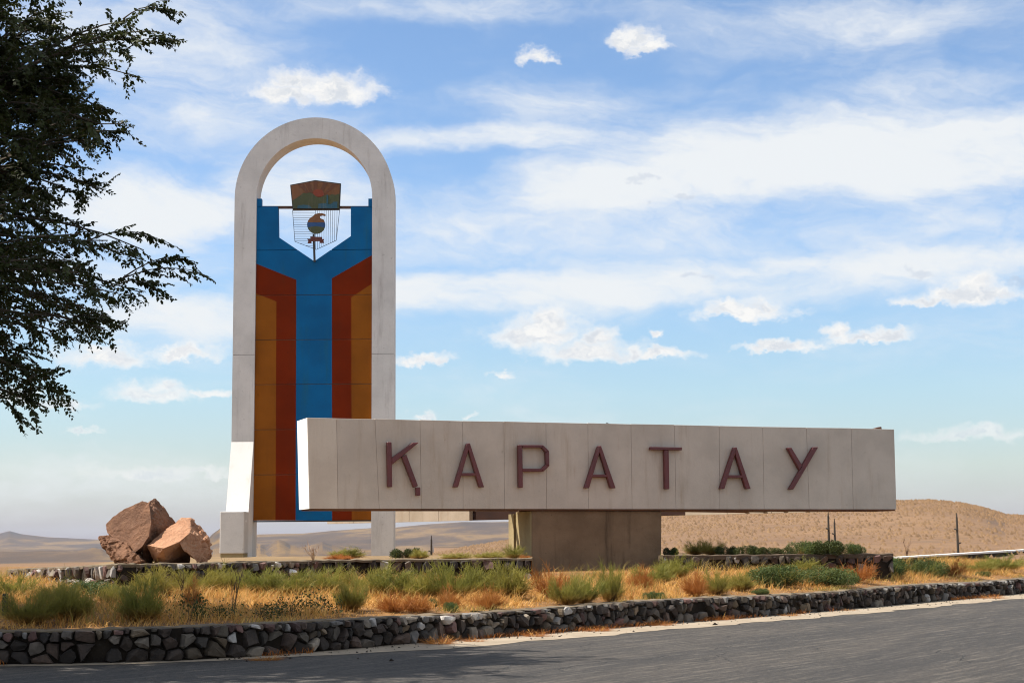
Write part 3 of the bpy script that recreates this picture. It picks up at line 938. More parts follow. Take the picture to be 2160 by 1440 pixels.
# buttress and box at the foot of the left leg
xa, xb = cx - Ro - 0.005, cx - Ri - 0.005
z1 = zat(928)
z2 = P(528, 1087, AY - 0.75 * KM).z
prof = [(AY + 0.02, z1), (AY - 0.75 * KM, z2), (AY - 0.75 * KM, TZ), (AY + 0.02, TZ)]
fr = [Vector((xa, y, z)) for y, z in prof]
v, f = prism(fr, Vector((xb - xa, 0, 0)))
mesh('buttress', v, f, M['buttress_white'], arch)
zb = P(493, 1078, AY - 1.5 * KM).z
v, f = boxv(((xa + xb) / 2, AY - 1.126 * KM, (TZ + 0.12 + zb) / 2), xb - xa + 0.03, 0.748 * KM, zb - TZ - 0.12)
bx = mesh('box', v, f, M['arch_white'], arch)
bevel(bx, 0.02)
v, f = boxv(((xa + xb) / 2, AY - 1.12 * KM, TZ + 0.06), xb - xa - 0.02, 0.70 * KM, 0.118)
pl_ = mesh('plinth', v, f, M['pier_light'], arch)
v, f = boxv((xb + 0.02, AY - 1.2 * KM, TZ + 1.1), 0.05, 0.08, 0.06)
mesh('hinge', v, f, M['buttress_white'], bx)

# painted panels: rows cut by joints, colours are paint on the same slab
PY = AY + 0.10
def pp(u, v):
    q = P(u, v, PY)
    return Vector((q.x, q.z))
def clipz(poly, zlo, zhi):
    poly = clip_poly(poly, Vector((0, zhi)), Vector((0, 1)))
    return clip_poly(poly, Vector((0, zlo)), Vector((0, -1))) if len(poly) > 2 else []
xl, xr = cx - Ri + 0.004, cx + Ri - 0.004
def fixx(poly):
    return [Vector((min(max(p.x, xl), xr), p.y)) for p in poly]
BOT = 1097
regions = [
    ('blue', [(500, 436), (586.5, 436), (587.5, 500), (663, 551), (663, 590), (625, 590), (500, 540)]),
    ('blue', [(663, 551), (740, 498), (740, 436), (830, 436), (830, 512), (700, 587), (663, 590)]),
    ('blue', [(625, 590), (663, 590), (700, 587), (700.5, BOT), (623.5, BOT)]),
    ('red', [(500, 540), (625, 590), (623.5, BOT), (581, BOT), (583, 636), (541, 619), (500, 602)]),
    ('red', [(700, 587), (830, 512), (830, 572), (785, 598), (741, 627), (742, BOT), (700.5, BOT)]),
    ('tan', [(500, 602), (541, 619), (583, 636), (581, BOT), (500, BOT)]),
    ('tan', [(741, 627), (785, 598), (830, 572), (830, BOT), (742, BOT)])]
joints = [430, 527, 622, 716, 810, 905, 1000, BOT]
kinds = ['blue', 'red', 'tan']
for r, only in [(0, (0,)), (0, (1,))] + [(q, None) for q in range(1, len(joints) - 1)]:
    zhi, zlo = pp(663, joints[r]).y - 0.009, pp(663, joints[r + 1]).y + 0.009
    if r == len(joints) - 2:
        zlo -= 0.009
    bm = bmesh.new()
    for ri_, (col_, poly) in enumerate(regions):
        if only and ri_ not in only:
            continue
        c = clipz([pp(u, v) for u, v in poly], zlo, zhi)
        c = clip_poly(c, Vector((xl, 0)), Vector((-1, 0))) if len(c) > 2 else []
        c = clip_poly(c, Vector((xr, 0)), Vector((1, 0))) if len(c) > 2 else []
        if len(c) < 3:
            continue
        vs = [bm.verts.new((p.x, PY, p.y)) for p in c]
        try:
            fc = bm.faces.new(vs)
            fc.material_index = kinds.index(col_)
        except ValueError:
            pass
    bmesh.ops.remove_doubles(bm, verts=bm.verts, dist=0.002)
    bmesh.ops.recalc_face_normals(bm, faces=bm.faces)
    ext = bmesh.ops.extrude_face_region(bm, geom=list(bm.faces), use_keep_orig=True)
    bmesh.ops.translate(bm, verts=[g for g in ext['geom'] if isinstance(g, bmesh.types.BMVert)], vec=(0, 0.22, 0))
    bmesh.ops.recalc_face_normals(bm, faces=bm.faces)
    bmesh.ops.translate(bm, verts=bm.verts, vec=-Vector(arch.location))
    me = bpy.data.meshes.new('panel')
    bm.to_mesh(me)
    bm.free()
    for k in kinds:
        me.materials.append(M[k])
    link('panel', me, arch, arch.location)
zb0, zb1 = pp(663, BOT).y, pp(663, 560).y
v, f = boxv((cx, PY + 0.12, (zb0 + 0.02 + zb1) / 2), 2 * Ri - 0.04, 0.16, zb1 - zb0 - 0.04)
mesh('panel_backing', v, f, M['sign_core'], arch)
v, f = boxv((cx, PY + 0.11, zb0 - 0.02), 2 * Ri - 0.03, 0.24, 0.036)
mesh('bottom_beam', v, f, M['black_metal'], arch)
for (ua, ub) in ((541, 551.5), (777, 785)):
    a, bq = pp(ua, 419), pp(ub, 437)
    x0, x1 = max(a.x, xl), min(bq.x, xr)
    v, f = boxv(((x0 + x1) / 2, PY + 0.11, (a.y + bq.y) / 2), x1 - x0, 0.22, a.y - bq.y)
    mesh('tab', v, f, M['blue'], arch)

# emblem hung in the opening
EYp = AY + 0.05
def ep(u, v, dy=0.0):
    return P(u, v, EYp - dy)
def eplate(poly, dy, th, name, mat, parent):
    v, f = prism([ep(u, v, dy) for u, v in poly], Vector((0, th, 0)))
    return mesh(name, v, f, M[mat], parent)
def erod(p1, p2, r, name, mat, parent, dy=0.0):
    v, f = tube([ep(*p1, dy), ep(*p2, dy)], [r, r], 6)
    return mesh(name, v, f, M[mat], parent)
v, f = prism([ep(548, 434.5, -.1), ep(778, 434.5, -.1), ep(778, 440, -.1), ep(548, 440, -.1)], Vector((0, 0.06, 0)))
mesh('crossbar', v, f, M['rust_bar'], arch)
shield = eplate([(612, 390), (665, 380), (719, 387), (716.5, 441.5), (617, 442)], 0.05, 0.10, 'emblem', 'black_metal', arch)
eplate([(614, 391.5), (665, 382), (717, 388.8), (714.8, 439.5), (618.6, 440)], 0.062, 0.012, 'painted_sky', 'em_orange', shield)
for (a, bb) in (((628, 389), (640, 387)), ((643, 386), (653, 384)), ((661, 382.8), (670, 382.8)), ((682, 384.8), (692, 386)), ((702, 387.4), (713, 388.6))):
    mx_ = (a[0] + bb[0]) / 2
    tx = 666 + (mx_ - 666) * 0.45
    eplate([a, bb, (tx + 2.2, 410), (tx - 2.2, 410)], 0.070, 0.008, 'ray', 'em_ray', shield)
eplate([(671.5 + 11.5 * math.cos(t), 408 - 9 * math.sin(t)) for t in np.linspace(-0.9, math.pi + 0.9, 20)], 0.078, 0.008, 'rising_sun', 'em_sun', shield)
hills = [(616.2, 424), (624, 419), (633, 412.5), (640, 407), (646, 408), (654, 406), (660, 409), (666, 414), (673, 417), (680, 414.5), (688, 411.5), (694, 412.5), (700, 410), (707, 411.5), (716, 408.5), (714.8, 439.5), (618.6, 440)]
eplate(hills, 0.088, 0.010, 'green_hills', 'em_green', shield)
eplate([(627, 439.5), (628, 434), (640, 432), (652, 433), (658, 439.5)], 0.098, 0.010, 'lake', 'em_blue', shield)
eplate([(671, 439.4), (672, 430), (684, 428.5), (697, 431), (702, 428), (702, 426), (711.5, 425.5), (711.5, 439.4)], 0.098, 0.010, 'factory', 'em_blue', shield)
eplate([(688.5, 430), (689, 411), (691.6, 411), (692.4, 430)], 0.106, 0.018, 'chimney', 'em_blue', shield)
# wire grid
gridp = eplate([(617, 443.3), (716.5, 442.2), (716.3, 443.4), (617.2, 444.6)], 0.02, 0.02, 'wire_grid', 'black_metal', arch)
fr = [(617, 444), (716.4, 442.6), (709.4, 507), (667, 526.5), (622, 509.5)]
for i in range(1, 5):
    erod(fr[i], fr[(i + 1) % 5], 0.0085, 'frame_rod', 'black_metal', gridp)
def xleft(v):
    return 617 + (v - 444) * (5.0 / 65.5) if v < 509.5 else 622 + (v - 509.5) * (45.0 / 17.0)
v_ = 449.5
while v_ < 524:
    erod((xleft(v_), v_), (664, v_ + (0.2 if v_ < 470 else 0)), 0.0065, 'wire', 'black_metal', gridp)
    v_ += 4.9
for k in range(11):
    uu = 665.5 + k * 4.55
    bot = 526.5 - (uu - 667) * (19.5 / 42.4) if uu > 667 else 526
    erod((uu, 443.2), (uu - (k * 0.13), min(bot, 526)), 0.0065, 'wire', 'black_metal', gridp)
# ornament
def circ(u0, v0, r, a0, a1, n=16):
    return [(u0 + r * math.cos(t), v0 - r * math.sin(t)) for t in np.linspace(a0, a1, n)]
c0 = (666.8, 474.0)
RR_ = 19.0
th = math.asin(0.30)
drop = circ(*c0, RR_, math.pi - 0.26, math.pi / 2 + 0.35, 10) + [(664, 451.6), (672, 449.8), (680, 450), (686.5, 452), (686.2, 455.6), (680, 454.4), (675.5, 455.6), (674.6, 458.5), (677.5, 461.5)] + circ(*c0, RR_, 0.65, 0.26, 4)
orn = eplate(drop, 0.06, 0.05, 'ornament', 'em_orange', arch)
eplate(circ(*c0, RR_, 0.26, -0.30, 6) + [(676, 478.2), (666.5, 477.2), (657, 478.2)] + circ(*c0, RR_, math.pi + 0.30, math.pi - 0.26, 6), 0.06, 0.05, 'blue_band', 'em_deepblue', orn)
eplate(circ(*c0, RR_, -0.30, -math.pi + 0.30, 18) + [(657, 478.2), (666.5, 477.2), (676, 478.2)], 0.06, 0.05, 'green_base', 'em_green', orn)
eplate([(659.3, 494), (663.5, 494), (665.6, 552), (661.2, 552)], 0.04, 0.06, 'post', 'black_metal', arch)
eplate([(647.5, 504), (654.5, 504), (654.5, 499), (679.5, 499.8), (679.5, 504.2), (684, 504.2), (681.8, 508), (684, 512.6), (674.5, 512.6), (674.5, 508.8), (657, 509), (657, 513), (648.5, 513), (650.5, 508)], 0.085, 0.02, 'ribbon', 'em_red', arch)

# ------------------------------------------------------------------ sign
SA, SB = P(649, 881, 38.0 * KM), P(1886, 905, 43.4 * KM)
sdir = (SB - SA).to_2d().normalized()
sN = Vector((sdir.y, -sdir.x, 0))          # outward normal of the lettered face
sO = SA.copy()
def sp(u, v, off=0.0):
    d = ray(u, v)
    t = (sO + sN * off - EYE).dot(sN) / d.dot(sN)
    return EYE + d * t
sign = empty('town_sign', (sp(1258, 1180).x, sp(1258, 1180).y, 0.8), 'long cream concrete beam with dark red letters on a concrete pier', 'sign')
top_j = [648.9, 710, 791, 886, 976, 1063, 1151.6, 1240, 1331, 1422.6, 1517, 1609, 1701, 1795.7, 1886]
bot_j = [653.5, 713, 800, 889, 977, 1064.5, 1153, 1242, 1333.5, 1426, 1518.6, 1612, 1707, 1800, 1891]
def vtop(u): return 880.8 + (u - 649) * (904.7 - 880.8) / 1237.0
def vbot(u): return 1072.4 + (u - 653.5) * (1073.6 - 1072.4) / 1237.0
TH = 1.05 * KM
rnd = random.Random(3)
for k in range(14):
    g = 0.45 if k else 0.0
    g2 = 0.45 if k < 13 else 0.0
    a, bq, c, d = (top_j[k] + g * .5, vtop(top_j[k]) + rnd.uniform(-.5, .5)), (top_j[k + 1] - g2 * .5, vtop(top_j[k + 1]) + rnd.uniform(-.5, .5)), (bot_j[k + 1] - g2 * .5, vbot(bot_j[k + 1])), (bot_j[k] + g * .5, vbot(bot_j[k]))
    off = rnd.uniform(-0.006, 0.006)
    fr = [sp(*a, off), sp(*bq, off), sp(*c, off), sp(*d, off)]
    v, f = prism(fr, -sN * (0.16 if k else TH))
    pn = mesh('panel', v, f, M['sign_cream'] if k else M['sign_cream_warm'], sign)
    bevel(pn, 0.004, 1)
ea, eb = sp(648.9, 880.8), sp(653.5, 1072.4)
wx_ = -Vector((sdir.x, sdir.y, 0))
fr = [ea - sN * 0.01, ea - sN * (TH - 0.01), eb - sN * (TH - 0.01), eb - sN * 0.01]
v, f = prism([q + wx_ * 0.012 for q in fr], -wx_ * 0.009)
mesh('lit_end_skin', v, f, M['buttress_white'], sign)  # added thin skin, its whiter paint stands in for sun on this end
fr = [sp(705, vtop(705) + 2.2, -0.05), sp(1884, vtop(1884) + 1.0, -0.05), sp(1889, vbot(1889) - 0.5, -0.05), sp(708, vbot(708) - 0.5, -0.05)]
v, f = prism(fr, -sN * (TH - 0.06))
mesh('core', v, f, M['sign_core'], sign)
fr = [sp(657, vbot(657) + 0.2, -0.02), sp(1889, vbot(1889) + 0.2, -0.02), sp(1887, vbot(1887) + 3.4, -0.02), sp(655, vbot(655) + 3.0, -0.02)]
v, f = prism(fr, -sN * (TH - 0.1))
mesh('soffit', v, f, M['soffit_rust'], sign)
# light capping line, rod and plate on the top
v, f = tube([sp(1300, 899, -0.3), sp(1279, 891.5, -0.3)], [0.012, 0.012], 5)
mesh('rod', v, f, M['black_metal'], sign)
v, f = prism([sp(1846, 904, -0.2), sp(1860, 904.5, -0.2), sp(1859, 899.5, -0.2), sp(1848, 902.5, -0.2)], -sN * 0.2)
mesh('top_plate', v, f, M['soffit_rust'], sign)

# letters: bars standing proud of the face
def letter(polys, lab):
    parts = [prism([sp(u, v, 0.155) for u, v in pl], -sN * 0.125) for pl in polys]
    v, f = join(parts)
    o = mesh('letter', v, f, M['letter'], sign, v[0])
    o['label'] = lab
    bevel(o, 0.012, 1)
def A_poly(ax, av, lf, rf, bv, cb0, cb1):
    """apex (centre, v), feet ((x0,x1),(x0,x1)), base v, crossbar v range"""
    t = lambda v: (v - av) / (bv - av)
    lo = lambda v: (ax - 3.0) + (lf[0] - ax + 3.0) * t(v)
    li = lambda v: (ax + 4.5) + (lf[1] - ax - 4.5) * t(v)
    ri = lambda v: (ax - 4.0) + (rf[0] - ax + 4.0) * t(v)
    ro = lambda v: (ax + 3.5) + (rf[1] - ax - 3.5) * t(v)
    return [[(lo(av), av), (li(av), av), (li(bv), bv), (lo(bv), bv)],
            [(ri(av + 8), av + 8), (ro(av + 0.6), av + 0.6), (ro(bv), bv), (ri(bv), bv)],
            [(li(cb0) - 1, cb0), (ri(cb0) + 1, cb0), (ri(cb1) + 1, cb1), (li(cb1) - 1, cb1)]]
letter([[(816.4, 932), (826.2, 932), (827.6, 1026.6), (818.2, 1026.8)],
        [(827, 965), (870.5, 933), (883.5, 933), (827, 979.5)],
        [(848, 963.5), (857.5, 958), (882, 1024), (873, 1028)],
        [(878, 1027.4), (886.8, 1027), (887, 1044.8), (878, 1044.8)]], 'letter K with a small tail at its right foot')
letter(A_poly(988, 934.5, (956.5, 966.5), (1011, 1021.5), 1027, 997, 1003), 'first letter A, left of the letter P')
letter([[(1093, 938), (1102.2, 938), (1103.2, 1028), (1094.5, 1028)],
        [(1102.6, 938), (1146, 938.2), (1143, 944), (1102.6, 944)],
        [(1146, 938.2), (1158.6, 950.5), (1151, 953.5), (1143, 944)],
        [(1158.6, 950.5), (1159.2, 982), (1151.6, 979), (1151, 953.5)],
        [(1159.2, 982), (1146.5, 994), (1142, 988), (1151.6, 979)],
        [(1146.5, 994), (1103, 994), (1103, 987.6), (1142, 988)]], 'letter P with angular bowl')
letter(A_poly(1264.8, 940, (1233, 1243), (1288, 1299), 1029, 1000, 1006), 'middle letter A, between the letters P and T')
letter([[(1372, 942), (1439, 943), (1439, 949), (1372, 948.4)], [(1401.5, 949), (1411, 949), (1412.4, 1031), (1403, 1031)]], 'letter T')
letter(A_poly(1551, 943, (1518.6, 1528.5), (1573.5, 1584), 1030.6, 1001.5, 1007.5), 'last letter A, right of the letter T')
letter([[(1715.5, 942.5), (1726.5, 942.5), (1674, 1031.6), (1664.6, 1031.6)], [(1660.6, 944), (1670, 943.6), (1692.5, 981), (1687, 991)]], 'letter Y shaped with one long slanting stroke')

# pier
pf = [sp(1122, 1076, -0.10), sp(1396, 1077, -0.10), sp(1395, 1225, -0.10), sp(1122, 1225, -0.10)]
v, f = prism(pf, -sN * 1.05 * KM)
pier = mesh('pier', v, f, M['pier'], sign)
bevel(pier, 0.03)
def back(p, dd, z=None):
    q = p - sN * dd
    return Vector((q.x, q.y, q.z if z is None else z))
lf = sp(1122, 1077, -0.10)
side = [lf + Vector((sdir.x, sdir.y, 0)) * 0.0, lf]
wx = Vector((-sdir.x, -sdir.y, 0)) * 0.03
fa = [back(lf, 0.03) + wx, back(lf, 1.04 * KM) + wx]
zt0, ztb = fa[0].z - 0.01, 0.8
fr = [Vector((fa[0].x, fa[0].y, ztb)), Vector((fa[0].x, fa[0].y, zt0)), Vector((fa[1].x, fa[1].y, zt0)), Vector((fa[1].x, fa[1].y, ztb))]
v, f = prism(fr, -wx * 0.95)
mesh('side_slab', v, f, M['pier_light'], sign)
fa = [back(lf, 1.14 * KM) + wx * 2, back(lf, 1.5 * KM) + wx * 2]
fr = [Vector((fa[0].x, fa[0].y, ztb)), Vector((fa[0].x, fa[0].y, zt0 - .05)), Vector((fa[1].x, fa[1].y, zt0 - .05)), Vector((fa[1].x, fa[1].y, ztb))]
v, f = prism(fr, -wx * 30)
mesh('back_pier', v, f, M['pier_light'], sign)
# rear wing of the sign: second row of slabs running away to the left from the right end
zW = sp(1258, vbot(1258)).z - 0.02
E0 = back(sp(1880, 1074), TH + 0.15, zW)
E1 = P(690, 1105, 62.0 * KM)
E1.z = zW
wdir = (E1 - E0).normalized()
wN = Vector((wdir.y, -wdir.x, 0))
if wN.y > 0:
    wN = -wN
Lw = (E1 - E0).length
nW = 15
for k in range(nW):
    a = E0 + wdir * (Lw * k / nW + 0.012)
    bq = E0 + wdir * (Lw * (k + 1) / nW - 0.012)
    um = px_of((a + bq) / 2)[0]
    if 985 < um < 1480:
        continue
    hz = Vector((0, 0, 2.15 * KM))
    fr = [bq, a, a + hz, bq + hz]
    v, f = prism(fr, -wN * 0.18)
    mesh('rear_panel', v, f, M['rear_cream'], sign)
a, bq = E0 + wdir * 0.6 - wN * 0.19, E1 - wdir * 0.3 - wN * 0.19
fr = [bq + Vector((0, 0, .02)), a + Vector((0, 0, .02)), a + Vector((0, 0, 2.1 * KM)), bq + Vector((0, 0, 2.1 * KM))]
v, f = prism(fr, -wN * 0.7)
mesh('rear_core', v, f, M['dark_steel'], sign)
a2, b2 = back(sp(985, 1077), 0.5, zW + 0.1), back(sp(1110, 1077), 0.6, zW + 0.1)
# steel beams tying the two wings together over the pier
for uu in (1010, 1150, 1300, 1450, 1600):
    p0 = back(sp(uu, 1076), 1.0, zW + 0.12)
    t = max(0.0, min(Lw, (p0 - E0).dot(wdir)))
    p1 = E0 + wdir * t - wN * 0.1
    p1.z = zW + 0.12
    v, f = tube([p0, p1], [0.09, 0.09], 4)
    mesh('tie_beam', v, f, M['soffit_rust'], sign)

# ------------------------------------------------------------------ boulders
def boulder(name, label, hulls, mat, amps, seed, group):
    bm = bmesh.new()
    allp = []
    for hp, (amp, rough) in zip(hulls, amps):
        b2 = bmesh.new()
        for (u, v, Y) in hp:
            b2.verts.new(P(u, v, Y))
        bmesh.ops.convex_hull(b2, input=b2.verts)
        for vv in [q for q in b2.verts if not q.link_faces]:
            b2.verts.remove(vv)
        bmesh.ops.triangulate(b2, faces=b2.faces)
        for it in range(5):
            es = [e for e in b2.edges if e.calc_length() > 0.055]
            if not es:
                break
            bmesh.ops.subdivide_edges(b2, edges=es, cuts=1, use_grid_fill=False)
            bmesh.ops.triangulate(b2, faces=b2.faces)
        b2.normal_update()
        mv = {}
        for vv in b2.verts:
            p = vv.co + Vector((seed, 0, 0))
            n1 = noise.fractal(p * 1.7, 1.0, 2.0, 4)
            n2 = noise.ridged_multi_fractal(p * 3.1, 0.9, 2.1, 4, 0.9, 1.8) - 1.2
            n3 = noise.fractal(p * 9.0, 1.0, 2.0, 3)
            dv, _pv = noise.voronoi(p * 2.3 + Vector((0.3 * n1, 0.3 * n3, 0)))
            crack_ = max(0.0, 1.0 - (dv[1] - dv[0]) * 7.0)
            dv2, pv2 = noise.voronoi(Vector((p.x * 3.2, p.y * 3.2, p.z * 6.0)))
            step_ = noise.cell(pv2[0] * 7.3) - 0.5
            n4 = noise.fractal(p * 15.0, 1.0, 2.0, 2)
            up_ = 0.35 + 0.65 * min(1.0, max(0.0, 0.5 + 1.6 * noise.noise(p * 0.9 + Vector((7, 3, 1)))))
            mv[vv] = vv.co + vv.normal * (amp * (0.5 * n1 + 0.45 * n3 + 0.4 * n4) + rough * up_ * (0.35 * n2 - 0.5 * crack_ + 0.7 * step_))
        for vv, c in mv.items():
            vv.co = c
        tm = bpy.data.meshes.new('t')
        b2.to_mesh(tm)
        b2.free()
        bm.from_mesh(tm)
        bpy.data.meshes.remove(tm)
    zc = sum((v.co for v in bm.verts), Vector()) / len(bm.verts)
    zmin = min(v.co.z for v in bm.verts)
    base = Vector((zc.x, zc.y, TZ))
    for v_ in bm.verts:
        if v_.co.z < TZ - 0.03:
            v_.co.z = TZ - 0.03
        v_.co -= base
    me = bpy.data.meshes.new(name)
    bm.to_mesh(me)
    bm.free()
    me.materials.append(M[mat])
    o = link(name, me, None, base)
    tag(o, label, 'boulder', group)
    return o
def mainY(u, v):
    return 34.1 + (316 - u) * 0.008 + (1163 - v) * 0.0062
face_ = [(222, 1106), (238, 1090), (262, 1073), (300, 1056), (314, 1060), (319, 1100), (314, 1130), (300, 1152), (285, 1164), (262, 1143), (238, 1130), (226, 1124)]
boulder('boulder', 'larger brown boulder with a flat grainy face and rough ledge, left on the terrace wall',
        [[(u, v, mainY(u, v)) for u, v in face_] + [(230, 1100, 35.9), (262, 1160, 36.4), (300, 1068, 36.2), (350, 1165, 36.4)],
         [(312, 1060, 34.95), (327, 1050, 35.6), (345, 1071, 36.0), (368, 1098, 36.0), (374, 1122, 35.9), (319, 1100, 34.45), (316, 1125, 34.4), (345, 1187, 35.4), (300, 1187, 34.7), (302, 1152, 34.4), (340, 1175, 36.4), (300, 1070, 36.0), (345, 1112, 35.1), (326, 1070, 34.95)],
         [(204, 1131, 35.2), (213, 1129, 35.7), (236, 1128, 35.1), (264, 1142, 34.5), (287, 1165, 34.1), (303, 1182, 34.05), (292, 1190, 34.15), (262, 1190, 34.2), (240, 1190, 34.7), (222, 1166, 34.9), (256, 1174, 34.3), (246, 1190, 36.0), (330, 1190, 35.6)]],
        'boulder_brown', [(0.020, 0.006), (0.045, 0.05), (0.035, 0.055)], 3.0, 'boulders beside the arch')
boulder('boulder', 'smaller reddish boulder with a smooth sunlit slanting top leaning on the brown one',
        [[(309, 1149, 34.35), (345, 1119, 34.7), (383, 1091, 35.3), (403, 1091, 35.4), (398, 1110, 34.8), (402, 1122, 34.5), (378, 1142, 34.15), (345, 1156, 33.95), (335, 1168, 34.15), (325, 1188, 34.6), (350, 1188, 34.5),
          (340, 1190, 36.0), (410, 1120, 36.0), (400, 1165, 34.9), (400, 1188, 35.8)],
         [(403, 1091, 35.4), (398, 1108, 34.85), (402, 1122, 34.5), (378, 1144, 34.2), (388, 1160, 34.2), (430, 1118, 35.6), (441, 1140, 35.3), (453, 1160, 35.3), (448, 1176, 35.2), (438, 1187, 35.0), (418, 1187, 34.5), (405, 1172, 34.3), (430, 1188, 36.2), (420, 1110, 36.0)]],
        'boulder_red', [(0.022, 0.012), (0.040, 0.055)], 17.0, 'boulders beside the arch')

# ------------------------------------------------------------------ tree at upper left
TX, TY = -10.8, 24.0
R_of_z_px = [(-40, 380), (0, 375), (40, 365), (100, 352), (150, 338), (220, 318), (300, 285), (380, 250), (450, 275), (500, 322), (560, 348), (610, 345), (690, 248), (740, 170), (800, 150), (850, 105), (890, 70)]
zs, Rs = [], []
for v, u in R_of_z_px:
    p = P(u, v, TY)
    zs.append(p.z)
    Rs.append(p.x - TX)
ztop, Rtop = zs[0], Rs[0]
zs = [12.6, 12.2, 11.4, 10.4, 9.6] + zs
Rs = [0.4, 1.6, 3.2, 4.5, 5.1] + Rs
zs, Rs = np.array(zs[::-1]), np.array(Rs[::-1])
tree = empty('tree', (TX, TY, vz(TX, TY) - 0.1), 'leafy tree with drooping twigs filling the upper left corner', 'tree')
rnd = random.Random(21)
trunk_top = Vector((TX + 0.15, TY + 0.1, 4.6))
v, f = tube([(TX, TY, vz(TX, TY) - 0.3), (TX + 0.03, TY, 1.4), (TX + 0.05, TY + 0.05, 3.0), trunk_top], [0.30, 0.23, 0.20, 0.16], 10)
mesh('trunk', v, f, M['bark'], tree, smooth=True)
limb_nodes = []
limbs = []
for i in range(15):
    a = 2 * math.pi * i / 15 + rnd.uniform(-.2, .2)
    start = Vector((TX + 0.1, TY + 0.07, rnd.uniform(3.0, 4.5)))
    zt_ = rnd.uniform(4.2, 10.6)
    rr = 0.62 * float(np.interp(zt_, zs, Rs)) * rnd.uniform(0.8, 1.1)
    end = Vector((TX + rr * math.cos(a), TY + rr * math.sin(a), zt_))
    mid_ = start.lerp(end, 0.5) + Vector((rnd.uniform(-.3, .3), rnd.uniform(-.3, .3), 0.5))
    pts_ = []
    for k in range(8):
        t = k / 7
        pts_.append(start * (1 - t) ** 2 + mid_ * (2 * t * (1 - t)) + end * t * t)
    limbs.append(tube(pts_, [0.10 * (1 - t / 8.0) + 0.012 for t in range(8)], 6))
    limb_nodes += pts_[1:]
lead = [trunk_top, Vector((TX + .2, TY, 7)), Vector((TX + .1, TY + .1, 9.4)), Vector((TX, TY, 11.6))]
limbs.append(tube(lead, [0.15, 0.10, 0.06, 0.02], 6))
limb_nodes += lead
v, f = join(limbs)
mesh('limbs', v, f, M['bark'], tree, smooth=True)
LN = np.array([tuple(p) for p in limb_nodes])
br_V, br_F = [], []
lv, tw = [], []
def add_twigs(pts_, n, spread, Lr, outward):
    for _ in range(n):
        t = rnd.uniform(0.25, 1.0)
        k = min(int(t * (len(pts_) - 1)), len(pts_) - 2)
        p = pts_[k].lerp(pts_[k + 1], t * (len(pts_) - 1) - k)
        bd = (pts_[k + 1] - pts_[k]).normalized()
        d = (bd * 0.75 + Vector((rnd.gauss(0, spread), rnd.gauss(0, spread), rnd.gauss(0, spread * 0.9) - 0.02)) + outward * 0.35).normalized()
        tw.append((p, d, rnd.uniform(*Lr)))
NB = 1350
for i in range(NB):
    z = rnd.uniform(3.75, 12.2)
    R = float(np.interp(z, zs, Rs))
    a = rnd.uniform(0, 2 * math.pi)
    q = rnd.uniform(0.03, 1.0) ** 0.42
    q = min(q, 0.97)
    e = Vector((TX + (R * q - 0.12) * math.cos(a), TY + (R * q - 0.12) * math.sin(a), z + rnd.uniform(-.1, .1)))
    if noise.noise(Vector((e.x, e.y, e.z * 1.5)) * 0.85) < -0.24 + rnd.uniform(-.1, .1):
        continue                      # leave gaps between the leaf clusters
    ev = np.array(tuple(e))
    dd = np.linalg.norm(LN - ev, axis=1) + 2.0 * np.maximum(0, LN[:, 2] - ev[2] - 0.4)
    s = Vector(LN[int(np.argmin(dd))])
    m_ = s.lerp(e, 0.55) + Vector((0, 0, 0.16 * (e - s).length))
    pts_ = []
    for k in range(6):
        t = k / 5
        pts_.append(s * (1 - t) ** 2 + m_ * (2 * t * (1 - t)) + e * t * t)
    vv, ff = tube(pts_, [0.022 * (1 - t / 6.5) + 0.003 for t in range(6)], 4)
    o_ = len(br_V)
    br_V += vv
    br_F += [tuple(x + o_ for x in fq) for fq in ff]
    outv = Vector((math.cos(a), math.sin(a), 0))
    add_twigs(pts_, 20, 0.85, (0.24, 0.50), outv)
# the long twig that reaches out to the right at mid height, and some at the ragged lower edge
for (us, vs_, ue, ve) in ((250, 590, 420, 575), (260, 585, 400, 545), (250, 600, 330, 615), (60, 800, 100, 818), (20, 835, 62, 852), (-15, 845, 25, 862), (180, 510, 320, 500), (120, 690, 210, 675), (250, 120, 340, 85), (260, 40, 345, 25)):
    Yq = TY + rnd.uniform(-1.0, 0.6)
    s, e = P(us, vs_, Yq), P(ue, ve, Yq)
    pts_ = [s.lerp(e, t) + Vector((0, 0, 0.12 * math.sin(t * 3.0))) for t in np.linspace(0, 1, 6)]
    vv, ff = tube(pts_, [0.012, 0.010, 0.008, 0.006, 0.005, 0.004], 4)
    o_ = len(br_V)
    br_V += vv
    br_F += [tuple(x + o_ for x in fq) for fq in ff]
    add_twigs(pts_, 9, 0.22, (0.28, 0.5), Vector((0.8, 0, -.25)))
mesh('branches', br_V, br_F, M['bark'], tree)
# leaves along every twig
n_t = len(tw)
p0 = np.array([tuple(t[0]) for t in tw])
dr = np.array([tuple(t[1]) for t in tw])
ln = np.array([t[2] for t in tw])
LPT = 17
tt = np.tile(np.linspace(0.12, 1.0, LPT), (n_t, 1))
droop = rng.uniform(0.0, 0.30, n_t)
def twig_pos(t):
    return p0[:, None, :] + dr[:, None, :] * (ln[:, None] * t)[..., None] + np.array([0, 0, -1.0])[None, None, :] * ((droop * ln)[:, None] * t ** 2)[..., None]
pos = twig_pos(tt)
tang = dr[:, None, :] + np.array([0, 0, -1.0])[None, None, :] * (2 * droop[:, None] * tt)[..., None]
tang /= np.linalg.norm(tang, axis=-1, keepdims=True)
up = rng.normal(0, 0.35, (n_t, 1, 3)) + np.array([0, 0, 1.0])
side_ = np.cross(tang, np.broadcast_to(up, tang.shape))
side_ /= np.linalg.norm(side_, axis=-1, keepdims=True) + 1e-9
alt = np.where(np.arange(LPT) % 2 == 0, 1.0, -1.0)[None, :, None]
